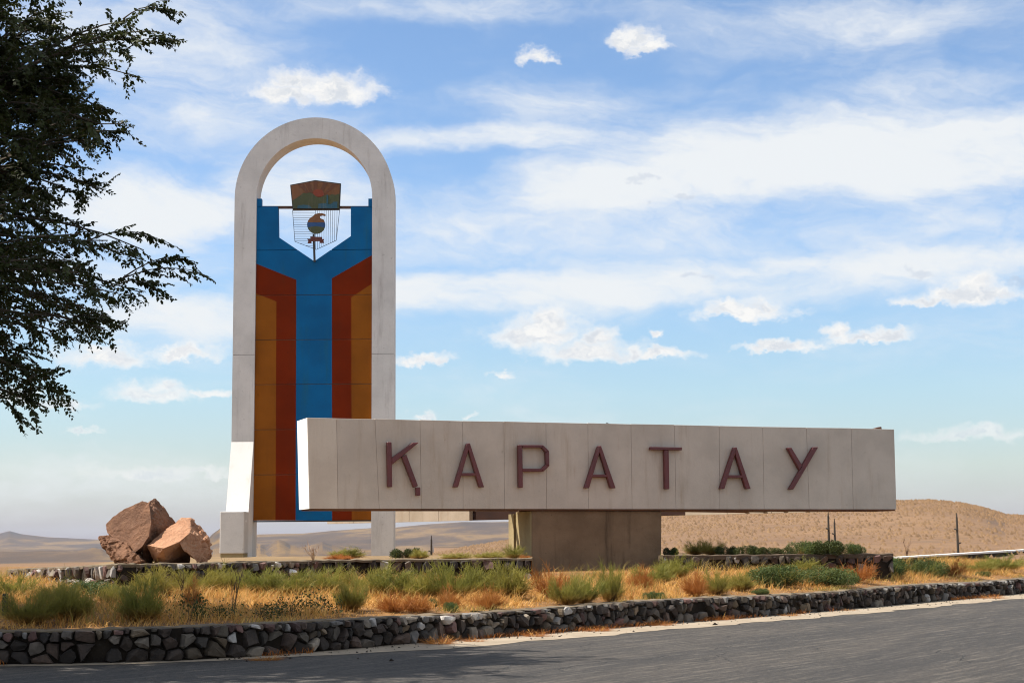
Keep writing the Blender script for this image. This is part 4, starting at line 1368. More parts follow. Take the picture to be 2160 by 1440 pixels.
ld = side_ * alt * 0.9 + tang * rng.uniform(0.25, 0.75, (n_t, LPT, 1)) + rng.normal(0, 0.34, (n_t, LPT, 3)) + np.array([0, 0, -0.22])
ld /= np.linalg.norm(ld, axis=-1, keepdims=True)
nrm = np.cross(ld, tang) + rng.normal(0, 0.35, ld.shape)
wd = np.cross(ld, nrm)
wd /= np.linalg.norm(wd, axis=-1, keepdims=True) + 1e-9
LL = rng.uniform(0.060, 0.105, (n_t, LPT, 1)) * (1.0 - 0.3 * tt[..., None] ** 3)
WW = LL * rng.uniform(0.26, 0.38, (n_t, LPT, 1))
a0 = pos
a1 = pos + ld * LL * 0.42 + wd * WW
a2 = pos + ld * LL + np.array([0, 0, -0.008])
a3 = pos + ld * LL * 0.42 - wd * WW
Vl = np.stack([a0, a1, a2, a3], 2).reshape(-1, 3) - np.array(tuple(worldloc(tree)))
Fl = np.arange(len(Vl)).reshape(-1, 4)
o = link('crown', np_mesh('crown', Vl, Fl, M['tree_leaf'], 4), tree, worldloc(tree))
o['kind'] = 'stuff'
ts = np.tile(np.linspace(0, 1, 4), (n_t, 1))
tp_ = twig_pos(ts)
wv = np.array([0.0, 0.0, 0.0035])
A_, B_ = tp_ + wv, tp_ - wv
Vt = np.concatenate([A_.reshape(-1, 3), B_.reshape(-1, 3)]) - np.array(tuple(worldloc(tree)))
ia = np.arange(n_t * 4).reshape(n_t, 4)
Ft = np.stack([ia[:, :-1], ia[:, 1:], ia[:, 1:] + n_t * 4, ia[:, :-1] + n_t * 4], -1).reshape(-1, 4)
o = link('twigs', np_mesh('twigs', Vt, Ft, M['bark'], 4), tree, worldloc(tree))
o['kind'] = 'stuff'

# ------------------------------------------------------------------ low plants: prototypes of unit height, copied below
def strands(n, seed, lean, wid, h=(0.55, 1.0), branch=0, base=0.10, seg=3, bend=0.35):
    r = np.random.default_rng(seed)
    P_, D_, L_ = [], [], []
    a = r.uniform(0, 2 * np.pi, n)
    rad = base * np.sqrt(r.uniform(0, 1, n))
    tilt = lean * np.sqrt(r.uniform(0, 1, n))
    b0 = np.stack([rad * np.cos(a), rad * np.sin(a), np.zeros(n)], -1)
    a2_ = a + r.normal(0, 0.6, n)
    d = np.stack([np.sin(tilt) * np.cos(a2_), np.sin(tilt) * np.sin(a2_), np.cos(tilt)], -1)
    L = r.uniform(h[0], h[1], n)
    bd = r.normal(0, bend * 0.5, (n, 3))
    bd[:, 2] = -np.abs(bd[:, 2]) * 0.6
    W = np.full(n, wid)
    B0, DD, LLn, BD, WWd = [b0], [d], [L], [bd], [W]
    if branch:
        for k in range(branch):
            t = r.uniform(0.25, 0.95, n)
            pb = b0 + d * (L * t)[:, None] + bd * (L * t * t)[:, None]
            d2 = d + r.normal(0, 0.45, (n, 3))
            d2 /= np.linalg.norm(d2, axis=1, keepdims=True)
            B0.append(pb); DD.append(d2); LLn.append(L * r.uniform(0.14, 0.32, n)); BD.append(r.normal(0, 0.15, (n, 3))); WWd.append(W * 0.75)
    b0, d, L, bd, W = map(np.concatenate, (B0, DD, LLn, BD, WWd))
    n = len(L)
    t = np.linspace(0, 1, seg + 1)
    pts_ = b0[:, None] + d[:, None] * (L[:, None] * t)[..., None] + bd[:, None] * (L[:, None] * t ** 2)[..., None]
    sd = np.stack([np.cos(r.uniform(0, 6.28, n)), np.sin(r.uniform(0, 6.28, n)), np.zeros(n)], -1)
    taper = (1 - 0.75 * t)[None, :, None] * W[:, None, None]
    Lf = pts_ + sd[:, None] * taper
    Rt = pts_ - sd[:, None] * taper
    k = seg + 1
    Vv = np.stack([Lf, Rt], 2).reshape(-1, 3)
    i_ = np.arange(n)[:, None] * 2 * k + np.arange(seg)[None] * 2
    Ff = np.stack([i_, i_ + 1, i_ + 3, i_ + 2], -1).reshape(-1, 4)
    return Vv, Ff

def leafball(n, seed, leaf, squash=0.6, lumps=9):
    """mound of small leaves, unit height, radius about 0.8"""
    r = np.random.default_rng(seed)
    cl = r.normal(0, 0.42, (lumps, 2))
    which = r.integers(0, lumps, n)
    d = r.normal(0, 1, (n, 3))
    d /= np.linalg.norm(d, axis=1, keepdims=True)
    rad = r.uniform(0.35, 1.0, n) ** 0.5
    hh = r.uniform(0.6, 1.0, lumps)
    pos_ = np.stack([cl[which, 0] + d[:, 0] * 0.36 * rad, cl[which, 1] + d[:, 1] * 0.36 * rad, hh[which] * (0.46 + 0.5 * d[:, 2] * rad)], -1)
    pos_ = pos_[pos_[:, 2] > 0]
    n = len(pos_)
    ld_ = r.normal(0, 1, (n, 3)) + np.array([0, 0, 0.5])
    ld_ /= np.linalg.norm(ld_, axis=1, keepdims=True)
    wd_ = np.cross(ld_, r.normal(0, 1, (n, 3)))
    wd_ /= np.linalg.norm(wd_, axis=1, keepdims=True)
    s = leaf * r.uniform(0.6, 1.3, (n, 1))
    Vv = np.stack([pos_, pos_ + ld_ * s * .5 + wd_ * s * .3, pos_ + ld_ * s, pos_ + ld_ * s * .5 - wd_ * s * .3], 1).reshape(-1, 3)
    return Vv, np.arange(len(Vv)).reshape(-1, 4)

def fluff(seed, n_stem=80, n_spray=3600, wid=0.0065, spray=(0.10, 0.26), tmin=0.2, up=0.45, wx=0.72):
    """rounded bush: stems fan out from the root, fine sprays all along them"""
    r = np.random.default_rng(seed)
    a = r.uniform(0, 2 * np.pi, n_stem)
    tilt = 1.25 * np.sqrt(r.uniform(0, 1, n_stem))
    d = np.stack([np.sin(tilt) * np.cos(a), np.sin(tilt) * np.sin(a), np.cos(tilt)], -1)
    L = 0.86 / np.sqrt((np.cos(tilt)) ** 2 + (np.sin(tilt) / wx) ** 2) * r.uniform(0.6, 1.12, n_stem) * (1 + 0.25 * np.sin(a * 2 + seed))
    k = r.integers(0, n_stem, n_spray)
    t = tmin + (1 - tmin) * r.uniform(0, 1, n_spray) ** 0.75
    p = d[k] * (L[k] * t)[:, None] + r.normal(0, 0.035, (n_spray, 3))
    p[:, 2] = np.abs(p[:, 2]) + 0.02
    ds = d[k] * 0.7 + np.array([0, 0, up]) + r.normal(0, 0.36, (n_spray, 3))
    ds /= np.linalg.norm(ds, axis=1, keepdims=True)
    ls = r.uniform(*spray, n_spray)
    bd = r.normal(0, 0.25, (n_spray, 3))
    seg = 2
    tt_ = np.linspace(0, 1, seg + 1)
    pts_ = p[:, None] + ds[:, None] * (ls[:, None] * tt_)[..., None] + bd[:, None] * (ls[:, None] * tt_ ** 2)[..., None]
    sd_ = np.cross(ds, r.normal(0, 1, (n_spray, 3)))
    sd_ /= np.linalg.norm(sd_, axis=1, keepdims=True)
    w_ = wid * (1 - 0.7 * tt_)[None, :, None]
    Vv = np.stack([pts_ + sd_[:, None] * w_, pts_ - sd_[:, None] * w_], 2).reshape(-1, 3)
    i_ = np.arange(n_spray)[:, None] * 2 * (seg + 1) + np.arange(seg)[None] * 2
    Ff = np.stack([i_, i_ + 1, i_ + 3, i_ + 2], -1).reshape(-1, 4)
    return Vv, Ff

PROTO = {}
def proto(key, items):
    PROTO[key] = items
for s_ in range(3):
    proto('feather%d' % s_, [('foliage', np_mesh('foliage', *fluff(40 + s_), M['green_fine'], 4)), ('stem', np_mesh('stem', *strands(46, 50 + s_, 0.95, 0.010, (0.4, 0.7), 0, 0.06), M['twig'], 4))])
    proto('dry%d' % s_, [('foliage', np_mesh('foliage', *fluff(60 + s_, 60, 1700, 0.0065, (0.12, 0.3), 0.15, 0.4), M['dry_fine'], 4)), ('stem', np_mesh('stem', *strands(50, 70 + s_, 1.0, 0.010, (0.5, 0.95), 1, 0.06), M['dry_fine'], 4))])
    proto('herb%d' % s_, [('foliage', np_mesh('foliage', *leafball(11000, 80 + s_, 0.055), M['herb_leaf'], 4)), ('stem', np_mesh('stem', *strands(160, 90 + s_, 0.9, 0.009, (0.6, 1.08), 0, 0.5), M['green_fine'], 4))])
    proto('shrub%d' % s_, [('foliage', np_mesh('foliage', *leafball(7000, 100 + s_, 0.08, lumps=8), M['shrub_leaf'], 4)), ('stem', np_mesh('stem', *strands(60, 110 + s_, 0.8, 0.012, (0.5, 1.0), 1, 0.3), M['twig'], 4))])
    proto('weed%d' % s_, [('foliage', np_mesh('foliage', *leafball(420, 120 + s_, 0.10, lumps=10), M['shrub_leaf'], 4)), ('stem', np_mesh('stem', *strands(12, 130 + s_, 0.75, 0.014, (0.6, 1.0), 5, 0.1), M['twig'], 4))])
    proto('heap%d' % s_, [('foliage', np_mesh('foliage', *strands(420, 140 + s_, 1.5, 0.012, (0.4, 1.0), 1, 0.5, 3, 0.5), M['dry_fine'], 4)), ('stem', np_mesh('stem', *strands(14, 150 + s_, 1.25, 0.02, (0.6, 1.15), 2, 0.3), M['straw'], 4))])
proto('dead0', [('branches', np_mesh('branches', *strands(16, 160, 0.5, 0.014, (0.6, 1.0), 6, 0.05), M['pale_twig'], 4))])
proto('stalk0', [('branches', np_mesh('branches', *strands(4, 171, 0.10, 0.022, (0.8, 1.0), 7, 0.03), M['twig'], 4))])
proto('sapling0', [('branches', np_mesh('branches', *strands(2, 181, 0.05, 0.030, (0.9, 1.0), 9, 0.01), M['rust_bar'], 4))])
half_w = {'feather': 0.66, 'dry': 0.68, 'herb': 0.85, 'shrub': 0.85, 'weed': 0.8, 'heap': 1.0, 'dead': 0.45, 'stalk': 0.12, 'sapling': 0.12}
NAME = {'feather': ('green_bush', 'bush'), 'dry': ('dry_bush', 'dry bush'), 'herb': ('herb_patch', 'herb patch'), 'shrub': ('shrub', 'shrub'), 'weed': ('weed', 'weed'), 'heap': ('dry_weed_heap', 'dry weeds'), 'dead': ('dead_plant', 'dead plant'), 'stalk': ('dead_stalk', 'dead stalk'), 'sapling': ('dead_sapling', 'sapling')}
GRP = {'feather': 'feathery green bushes on the verge', 'dry': 'dry orange bushes on the verge', 'herb': 'green herb patches', 'shrub': 'dark shrubs on the terrace', 'weed': 'twiggy weeds on the verge', 'heap': 'dry weed heaps at the wall foot'}
cnt = {}
def plant(kind, u, v, h, wpx, label, where='verge', group=None, dy=0.0):
    k = cnt.get(kind, 0)
    cnt[kind] = k + 1
    key = kind + (str(k % 3) if kind + '1' in PROTO else '0')
    if where == 'verge':
        p = on_verge(u, v)
        dd = float(signed_d([p.x], [p.y])[0])
        if dd < 0.5:
            p.y += 0.6 - dd
            p.z = vz(p.x, p.y)
    elif where == 'terrace':
        p = G(u, v, TZ - 0.02)
        lim = 46.0 if u > 1396 else (39.9 if u > 664 else 30)
        if p.y < lim + 0.6:
            p = P(u, v, lim + 0.6)
            p.z = TZ - 0.02
    else:
        p = G(u, v, 0.01)
    s = p.y / FPX
    if where == 'verge' and kind in ('feather', 'dry', 'herb'):
        h, wpx = h * 1.08, wpx * 1.08
    hz, wx_ = h * s, wpx * s / 2 / half_w[kind]
    nm, ct = NAME[kind]
    root = bpy.data.objects.new(nm, None)
    root.empty_display_size = 0.1
    COL.objects.link(root)
    root.location = p - Vector((0, 0, 0.02))
    root.scale = (wx_, wx_ * 0.85, hz)
    root.rotation_euler = (0, 0, rnd.uniform(0, 6.28) if wpx < h * 3.0 else rnd.uniform(-.3, .3))
    tag(root, label, ct, group or GRP.get(kind))
    for pn, me in PROTO[key]:
        o = bpy.data.objects.new(pn, me)
        COL.objects.link(o)
        o.parent = root
    return root

fe, dr_, he, sh, we = 'feather', 'dry', 'herb', 'shrub', 'weed'
plant(fe, 25, 1262, 52, 110, 'feathery green bush at the left end of the sunlit stone wall')
plant(fe, 60, 1318, 78, 120, 'low wide green bush nearest the lower left corner, behind the short dark post')
plant(fe, 145, 1312, 92, 120, 'green bush just right of the one nearest the lower left corner')
plant(fe, 295, 1313, 96, 120, 'rounded green bush above the shaded roadside wall, below the brown boulder')
plant(he, 195, 1258, 38, 110, 'bright green herb patch at the foot of the sunlit wall corner')
plant(fe, 110, 1274, 48, 110, 'green bush in front of the pink stones of the sunlit wall')
plant(fe, 248, 1274, 50, 90, 'green bush right of the bright herb patch below the brown boulder')
plant(fe, 325, 1256, 62, 120, 'feathery green bush below the reddish boulder')
plant(fe, 412, 1252, 55, 110, 'feathery green bush left of the white box at the arch foot')
plant(fe, 468, 1250, 62, 100, 'yellow green bush directly below the white box of the arch')
plant(dr_, 405, 1285, 60, 60, 'reddish dry bush with a bare stalk beside dark weeds')
plant('stalk', 385, 1268, 62, 14, 'thin pale bare stalk rising beside the reddish dry bush', group=None)
plant(we, 398, 1308, 72, 80, 'dark leafy weed standing left in the golden grass')
plant(we, 455, 1306, 48, 70, 'low dark weed right of the leafy weed in golden grass')
plant('stalk', 492, 1300, 105, 18, 'tall dark dead stalk in the golden grass below the arch')
plant(we, 560, 1306, 46, 120, 'wide twiggy weed bending over the shaded wall top')
plant(we, 615, 1300, 55, 70, 'upright twiggy weed in the middle of the golden grass')
plant(we, 668, 1294, 62, 90, 'dense dark twiggy weed left of the round green bush')
plant(fe, 545, 1252, 55, 120, 'green bush under the left end of the blue and ochre panels')
plant(fe, 612, 1254, 56, 100, 'green bush left of the pale litter below the wall step')
plant(fe, 738, 1290, 76, 76, 'round bright green bush standing in golden grass in front of the others')
plant(fe, 690, 1250, 56, 100, 'green bush behind and left of the round green bush')
plant(fe, 775, 1254, 62, 110, 'green bush behind and right of the round green bush')
plant(fe, 838, 1258, 68, 120, 'green bush below the right leg of the arch')
plant(fe, 895, 1262, 62, 100, 'pale green bush right of the arch leg before the dark wall')
plant(dr_, 830, 1292, 50, 90, 'dry orange bush in front of the bush below the arch leg')
plant(dr_, 880, 1292, 48, 80, 'dry orange bush close to the wall top in mid grass')
plant(fe, 958, 1264, 82, 100, 'tall brownish green bush under the dark gap of the sign')
plant(fe, 1015, 1256, 66, 110, 'soft green bush in the middle of the row left of the pier')
plant(fe, 1075, 1262, 78, 110, 'big green bush just left of the concrete pier')
plant(dr_, 945, 1282, 45, 60, 'small dry bush at the foot of the brownish green bush')
plant(dr_, 1030, 1284, 52, 80, 'dry twiggy bush at the foot of the bush left of the pier')
plant(dr_, 1165, 1262, 76, 90, 'tall rusty orange bush in front of the left edge of the pier')
plant(fe, 1195, 1278, 66, 80, 'green bush mixed with straw right of the rusty bush')
plant(fe, 1232, 1272, 66, 80, 'wide green bush in front of the middle of the pier')
plant(fe, 1292, 1274, 84, 60, 'tallest green bush with brown stems in front of the pier')
plant(dr_, 1352, 1242, 46, 60, 'round rusty orange bush in front of the right half of the pier')
plant(fe, 1375, 1232, 44, 90, 'green bush behind the round rusty bush')
plant(fe, 1420, 1222, 54, 84, 'green bush at the right edge of the pier')
plant(dr_, 1468, 1256, 58, 72, 'reddish dry bush with straw stems right of the pier')
plant(fe, 1512, 1254, 52, 66, 'thin yellowish bush left of the wide herb patch')
plant(fe, 1560, 1245, 40, 80, 'low yellowish bush touching the left end of the wide herb patch')
plant(he, 1640, 1234, 46, 130, 'left half of the wide herb patch below the right terrace wall')
plant(he, 1720, 1232, 42, 130, 'right half of the wide herb patch below the right terrace wall')
plant(fe, 1690, 1206, 30, 110, 'brownish grass bush against the right terrace wall')
plant(fe, 1760, 1206, 28, 90, 'brownish bush under the big dark terrace shrub')
plant(dr_, 1805, 1228, 48, 90, 'orange dry bush between the two herb patches')
plant(he, 1868, 1214, 42, 110, 'green herb patch below the broken end of the terrace wall')
plant(he, 1945, 1214, 38, 90, 'green herb patch before the left end of the white topped parapet')
plant(dr_, 2010, 1214, 32, 80, 'brown dry bush below the white topped parapet')
plant(fe, 2060, 1206, 26, 90, 'low olive bush in front of the parapet')
plant(fe, 2112, 1204, 36, 100, 'green bush in front of the parapet near the right edge')
plant(he, 2075, 1215, 14, 24, 'tiny dark green tuft above the roadside wall at the right')
plant(he, 912, 1280, 22, 30, 'tiny dark green plant in the straw near the wall top')
plant(he, 948, 1290, 24, 34, 'small dark green plant at the edge of the wall top')
plant(he, 1382, 1266, 22, 36, 'small green tuft in the straw right of the pier foot')
plant(he, 1608, 1254, 14, 40, 'flat green tuft above the roadside wall left of the herb patch')
plant('sapling', 1913, 1184, 50, 10, 'thin dead reddish sapling at the left end of the parapet')
# terrace
tg = 'plants growing on the terrace'
plant(sh, 1412, 1171, 20, 40, 'nearly black shrub at the right edge of the pier top', 'terrace')
plant(fe, 1468, 1170, 33, 50, 'pale green bush left of a pair on the terrace wall right of the pier', 'terrace', tg)
plant(fe, 1502, 1170, 36, 60, 'taller pale green bush of the pair on the terrace wall', 'terrace', tg)
plant(sh, 1538, 1170, 22, 46, 'dark shrub right of the pale green pair', 'terrace')
plant(sh, 1584, 1170, 25, 42, 'bright green rounded shrub in the row on the terrace', 'terrace')
plant(sh, 1627, 1171, 20, 62, 'low dark shrub right of the bright rounded one', 'terrace')
plant(he, 1692, 1170, 34, 76, 'lighter green shrub below the two poles', 'terrace', tg)
plant(sh, 1752, 1173, 34, 80, 'largest dark shrub drooping over the terrace wall', 'terrace')
plant(he, 1795, 1172, 30, 46, 'rightmost green shrub on the terrace wall', 'terrace', tg)
plant(fe, 735, 1177, 26, 100, 'thin green weeds between the arch legs', 'terrace', tg)
plant(dr_, 716, 1180, 16, 80, 'low orange dry plant between the arch legs', 'terrace', tg)
plant('dead', 662, 1180, 40, 50, 'bare pinkish dead plant between the arch legs', 'terrace', tg)
plant(sh, 850, 1175, 24, 60, 'dark green shrub at the right arch leg', 'terrace')
plant(fe, 885, 1177, 22, 60, 'thin weed right of the dark shrub at the arch leg', 'terrace', tg)
plant(fe, 960, 1178, 16, 90, 'sparse low weed in the middle of the gap under the sign', 'terrace', tg)
plant(fe, 1035, 1178, 20, 90, 'sparse weed left of the pier under the sign', 'terrace', tg)
plant(fe, 1085, 1177, 32, 50, 'taller weed against the lit side of the pier', 'terrace', tg)
plant(dr_, 1108, 1178, 12, 30, 'small orange dry tuft at the foot of the lit pier side', 'terrace', tg)
# dry weeds blown against the wall foot
for (u, v, h, wpx, lab) in [(925, 1357, 26, 90, 'dry weed heap with pale sticks at the foot of the wall, nearest heap'), (1000, 1352, 14, 60, 'low rusty weed litter right of the heap with pale sticks'),
                            (1130, 1341, 20, 70, 'rusty dry weed heap at the wall foot left of the middle'), (1260, 1330, 16, 80, 'flat weed heap below the tall bush at the pier'),
                            (1390, 1318, 17, 80, 'orange weed heap with a straw stick at the wall foot right of the pier'), (1515, 1307, 18, 60, 'bright orange weed heap at the wall foot below the herb patch'),
                            (1665, 1298, 10, 50, 'small weed heap right of the middle of the far wall foot'), (1790, 1287, 8, 40, 'tiny weed heap at the far wall foot'), (2090, 1261, 12, 70, 'farthest weed heap at the wall foot near the right edge'), (560, 1390, 14, 90, 'shaded weed litter at the dark left wall foot')]:
    plant('heap', u, v, h, wpx, lab, 'road')

# ------------------------------------------------------------------ dry grass over the verge (uncountable)
NB_ = 150000
gxs = rng.uniform(-13, 21, NB_ * 3)
gys = rng.uniform(21.5, 62, NB_ * 3)
dd = signed_d(gxs, gys)
clump = fbm2(gxs / 0.8, gys / 0.8, 31, 3) * 0.5 + 0.5
vis_ = (dd > 0.42 + 0.25 * rng.random(len(dd))) & (dd < 15) & (clump > rng.uniform(0.0, 0.75, len(dd)))
# keep clear of the raised terrace
inside_t = (gys > np.interp(gxs, [pE.x, pA.x, pB.x, pB.x + 0.01, pD.x, pR0.x, pR1.x, pR1.x + 0.5], [pE.y, pA.y, pB.y, 38.7, 39.2, 45.3, 46.3, 70]) - 0.15) & (gxs > pE.x)
vis_ &= ~inside_t
vis_ &= rng.random(len(dd)) < np.clip(34.0 / gys, 0.3, 1.0)
gxs, gys, dd, clump = gxs[vis_][:NB_], gys[vis_][:NB_], dd[vis_][:NB_], clump[vis_][:NB_]
n = len(gxs)
gz = verge_z(gxs, gys)
h_ = rng.uniform(0.08, 0.27, n) * (0.5 + 0.9 * clump) * np.clip(dd / 1.2, 0.35, 1.0)
an = rng.uniform(0, 6.283, n)
tl = rng.uniform(0.1, 0.9, n)
b0 = np.stack([gxs, gys, gz - 0.01], -1)
dirn = np.stack([np.sin(tl) * np.cos(an), np.sin(tl) * np.sin(an), np.cos(tl)], -1)
sd = np.stack([-np.sin(an + 0.8), np.cos(an + 0.8), np.zeros(n)], -1) * 0.0065
p1 = b0 + dirn * (h_ * 0.55)[:, None]
p2 = b0 + dirn * h_[:, None] + np.stack([np.cos(an), np.sin(an), -np.ones(n) * 0.6], -1) * (h_ * 0.25)[:, None]
Vg = np.stack([b0 - sd, b0 + sd, p1 + sd * .8, p2, p1 - sd * .8], 1).reshape(-1, 3)
base_i = np.arange(n)[:, None] * 5
Ftri = np.concatenate([base_i + np.array([[0, 1, 2]]), base_i + np.array([[0, 2, 4]]), base_i + np.array([[4, 2, 3]])])
nw = 26000
wx_r, wy_r = rng.uniform(-13, 21, nw * 3), rng.uniform(22, 60, nw * 3)
wd_ = signed_d(wx_r, wy_r)
wcl = fbm2(wx_r / 1.3, wy_r / 1.3, 61, 3)
it2 = (wy_r > np.interp(wx_r, [pE.x, pA.x, pB.x, pB.x + 0.01, pD.x, pR0.x, pR1.x, pR1.x + 0.5], [pE.y, pA.y, pB.y, 38.7, 39.2, 45.3, 46.3, 70]) - 0.2) & (wx_r > pE.x)
kk = (wd_ > 0.8) & (wd_ < 14) & ~it2 & (wcl > rng.uniform(-0.5, 1.0, nw * 3))
wx_r, wy_r, wd_ = wx_r[kk][:nw], wy_r[kk][:nw], wd_[kk][:nw]
# sparse blades hanging over the wall top
ci = rng.integers(20, len(WL) - 70, 5000)
cb = WLn[ci] + (WLn[ci + 1] - WLn[ci]) * rng.random((5000, 1))
ct = WLn[ci + 1] - WLn[ci]
ct /= np.linalg.norm(ct, axis=1, keepdims=True)
cb = cb + np.stack([-ct[:, 1], ct[:, 0]], -1) * rng.uniform(0.10, 0.55, (5000, 1))
kc = fbm2(cb[:, 0] / 0.9, cb[:, 1] / 0.9, 63, 3) > 0.25
cb = cb[kc]
def blades(x, y, z, hmin, hmax, wdt, seed):
    r = np.random.default_rng(seed)
    n = len(x)
    h = r.uniform(hmin, hmax, n)
    a, t = r.uniform(0, 6.283, n), r.uniform(0.05, 0.75, n)
    b0 = np.stack([x, y, z - 0.01], -1)
    d = np.stack([np.sin(t) * np.cos(a), np.sin(t) * np.sin(a), np.cos(t)], -1)
    s_ = np.stack([-np.sin(a + 0.8), np.cos(a + 0.8), np.zeros(n)], -1) * wdt
    p1 = b0 + d * (h * 0.55)[:, None]
    p2 = b0 + d * h[:, None] + np.stack([np.cos(a), np.sin(a), -np.ones(n) * 0.5], -1) * (h * 0.3)[:, None]
    V_ = np.stack([b0 - s_, b0 + s_, p1 + s_ * .8, p2, p1 - s_ * .8], 1).reshape(-1, 3)
    i_ = np.arange(n)[:, None] * 5
    return V_, np.concatenate([i_ + np.array([[0, 1, 2]]), i_ + np.array([[0, 2, 4]]), i_ + np.array([[4, 2, 3]])])
wv1, wf1 = blades(wx_r, wy_r, verge_h(wx_r, wd_), 0.22, 0.52, 0.005, 71)
wv2, wf2 = blades(cb[:, 0], cb[:, 1], np.full(len(cb), WALL_H), 0.05, 0.20, 0.005, 72)
tag(link('wispy_grass', np_mesh('wispy_grass', np.concatenate([wv1, wv2]), np.concatenate([wf1, wf2 + len(wv1)]), M['wisp'], 3)), 'thin taller wisps of olive and straw grass between the bushes', 'grass', kind='stuff')
lx = rng.integers(20, len(WL) - 66, 9000)
lb = WLn[lx] + (WLn[lx + 1] - WLn[lx]) * rng.random((9000, 1))
lt = WLn[lx + 1] - WLn[lx]
lt /= np.linalg.norm(lt, axis=1, keepdims=True)
lb = lb + np.stack([lt[:, 1], -lt[:, 0]], -1) * (np.abs(rng.normal(0, 0.13, (9000, 1))) + 0.04)
lb = lb[fbm2(lb[:, 0] / 1.1, lb[:, 1] / 1.1, 65, 3) > 0.18]
lv_, lf_ = blades(lb[:, 0], lb[:, 1], np.full(len(lb), 0.02), 0.04, 0.15, 0.006, 73)
tag(link('dry_litter', np_mesh('dry_litter', lv_, lf_, M['dry_fine'], 3)), 'rusty dry stalks blown along the foot of the roadside wall', 'dry litter', kind='stuff')
tag(link('dry_grass', np_mesh('dry_grass', Vg, Ftri, M['straw'], 3)), 'golden dry grass covering the verge behind the roadside wall', 'dry grass', kind='stuff')

# dry tufts on the near slope (uncountable)
nt_ = 38000
ta = rng.uniform(-0.10, 0.36, nt_)
tr = 70 + 260 * rng.uniform(0, 1, nt_) ** 0.8
tzv = terrain_z(ta, tr)
tx_, ty_ = tr * np.sin(ta), tr * np.cos(ta)
tcl = 0.6 * fbm2(tx_ / 9, ty_ / 9, 44, 4) + 0.8 * fbm2(tx_ / 45, ty_ / 60, 45, 3)
kp = tcl > rng.uniform(-0.9, 1.3, nt_)
tx_, ty_, tzv, tr = tx_[kp], ty_[kp], tzv[kp], tr[kp]
n = len(tx_)
sz = rng.uniform(0.06, 0.24, n) * (0.7 + tr / 300)
rot = rng.uniform(0, 6.28, n)
cs, sn_ = np.cos(rot) * sz, np.sin(rot) * sz
hgt = sz * rng.uniform(0.5, 1.1, n)
c0_ = np.stack([tx_, ty_, tzv - 0.05], -1)
z0_ = np.zeros(n)
Vv = np.stack([c0_ + np.stack([cs, sn_, z0_], -1), c0_ + np.stack([-sn_, cs, z0_], -1), c0_ + np.stack([-cs, -sn_, z0_], -1), c0_ + np.stack([sn_, -cs, z0_], -1), c0_ + np.stack([cs * .2, sn_ * .2, hgt + 0.05], -1)], 1).reshape(-1, 3)
b_ = np.arange(n)[:, None] * 5
Ft_ = np.concatenate([b_ + np.array([[i, (i + 1) % 4, 4]]) for i in range(4)])
tag(link('grass_tufts', np_mesh('grass_tufts', Vv, Ft_, M['tuft'], 3)), 'small dry tufts speckling the near bare hill', 'grass tufts', kind='stuff')

# ------------------------------------------------------------------ poles behind
def pole(u, vt, Yp, label, r=0.05, arms=False):
    p = P(u, vt, Yp)
    zb = tz(p.x, p.y) - 0.3
    root = empty('utility_pole', (p.x, p.y, zb + 0.3), label, 'utility pole', 'poles below the hill')
    v, f = tube([(p.x, p.y, zb), (p.x, p.y, p.z)], [r * 1.25, r * 0.8], 8)
    mesh('shaft', v, f, M['pole'], root)
    for k_, dz_ in enumerate((0.5, 1.1, 1.9)):
        v, f = tube([(p.x - 0.12 * (-1) ** k_, p.y, p.z - dz_), (p.x, p.y - 0.05, p.z - dz_ - 0.05)], [0.035, 0.03], 5)
        mesh('bracket', v, f, M['pole'], root)
    if arms:
        for dz_ in (0.35, 1.0):
            v, f = boxv((p.x, p.y - r, p.z - dz_), 0.5, 0.06, 0.07)
            a = mesh('crossarm', v, f, M['pole'], root)
            for sx in (-0.2, 0.2):
                v, f = tube([(p.x + sx, p.y - r, p.z - dz_ + 0.03), (p.x + sx, p.y - r, p.z - dz_ + 0.17)], [0.03, 0.045], 6)
                mesh('insulator', v, f, M['arch_white'], a)
    v, f = tube([(p.x, p.y, p.z - 0.02), (p.x, p.y, p.z + 0.18)], [0.03, 0.015], 6)
    mesh('tip', v, f, M['pole'], root)
pole(1747, 1088, 70, 'taller pole of the pair below the hill, above the terrace shrubs')
pole(1760, 1101, 76, 'shorter pole of the pair below the hill, above the terrace shrubs')
pole(2018, 1090, 72, 'lone pole standing behind the parapet before the hill')
pole(910, 1137, 75, 'small pole in the gap under the sign between arch and pier')

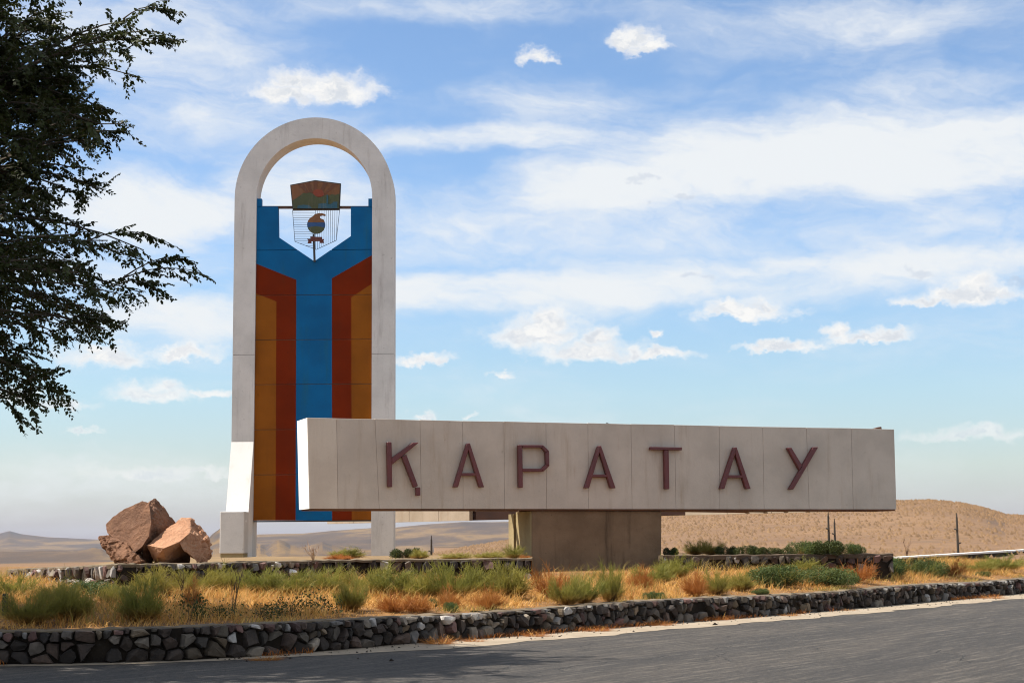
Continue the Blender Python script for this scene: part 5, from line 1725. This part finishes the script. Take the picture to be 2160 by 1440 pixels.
# ------------------------------------------------------------------ small things
p = on_verge(10, 1300)
v, f = tube([p - Vector((0, 0, .1)), p + Vector((0, 0, 0.36))], [0.05, 0.045], 8)
o = mesh('post', v, f, M['bark'], None, p)
tag(o, 'short dark wooden stump post in the shade at the left edge', 'post')
for (u, v_, w_, lab) in [(612, 1234, 26, 'crumpled pale litter lying below the step of the terrace wall'), (1252, 893.5, 0, None)]:
    if not lab:
        continue
    p = on_verge(u, v_)
    bm = bmesh.new()
    bmesh.ops.create_icosphere(bm, subdivisions=2, radius=1.0)
    for q in bm.verts:
        q.co = q.co * (1 + 0.5 * noise.noise(q.co * 2.2))
        q.co = Vector((q.co.x * 0.16, q.co.y * 0.1, q.co.z * 0.07 + 0.28))
    me = bpy.data.meshes.new('litter')
    bm.to_mesh(me)
    bm.free()
    me.materials.append(M['litter'])
    tag(link('litter', me, None, p), lab, 'litter')
# pebbles and clods on the road edge (uncountable)
V, F = [], []
r3 = random.Random(5)
def clod(p, s):
    o_ = len(V)
    for k in range(5):
        a = k * 1.2566
        V.append((p.x + s * math.cos(a) * r3.uniform(.6, 1.2), p.y + s * math.sin(a) * r3.uniform(.6, 1.2), p.z))
    V.append((p.x, p.y, p.z + s * r3.uniform(.5, 1.0)))
    for k in range(5):
        F.append((o_ + k, o_ + (k + 1) % 5, o_ + 5))
for _ in range(1500):
    i = r3.randrange(30, len(WL) - 40)
    t = (WL[i + 1] - WL[i])
    q = WL[i] + t * r3.random()
    nn = Vector((t.y, -t.x)).normalized()
    q = q + nn * (abs(r3.gauss(0, 0.45)) + 0.05)
    clod(Vector((q.x, q.y, 0.008)), r3.choice((0.008, 0.012, 0.012, 0.018, 0.026)))
for (u, v_, s) in [(825, 1393, 0.04), (1508, 1317, 0.06), (1560, 1316, 0.03), (1180, 1342, 0.03), (1253, 1333, 0.03)]:
    clod(G(u, v_, 0.008), s)
o = mesh('gravel', V, F, M['mortar'])
tag(o, 'scattered dark pebbles and clods along the dusty road edge', 'gravel', kind='stuff')

# ------------------------------------------------------------------ haze: one closed box of thin air
mt = bpy.data.materials.new('thin air')
mt.use_nodes = True
nt = NT(mt.node_tree)
nt.n.remove(nt.n['Principled BSDF'])
pv = nt.n.new('ShaderNodeVolumePrincipled')
pv.inputs['Color'].default_value = (0.62, 0.78, 1.0, 1)
pv.inputs['Density'].default_value = 0.000020
pv.inputs['Anisotropy'].default_value = 0.0
nt.l.new(pv.outputs[0], nt.n['Material Output'].inputs['Volume'])
v, f = boxv((0, 0, 60), 24600, 24600, 160)
o = mesh('haze', v, f, mt)
tag(o, 'pale summer haze over the distant hills', 'haze', kind='stuff')
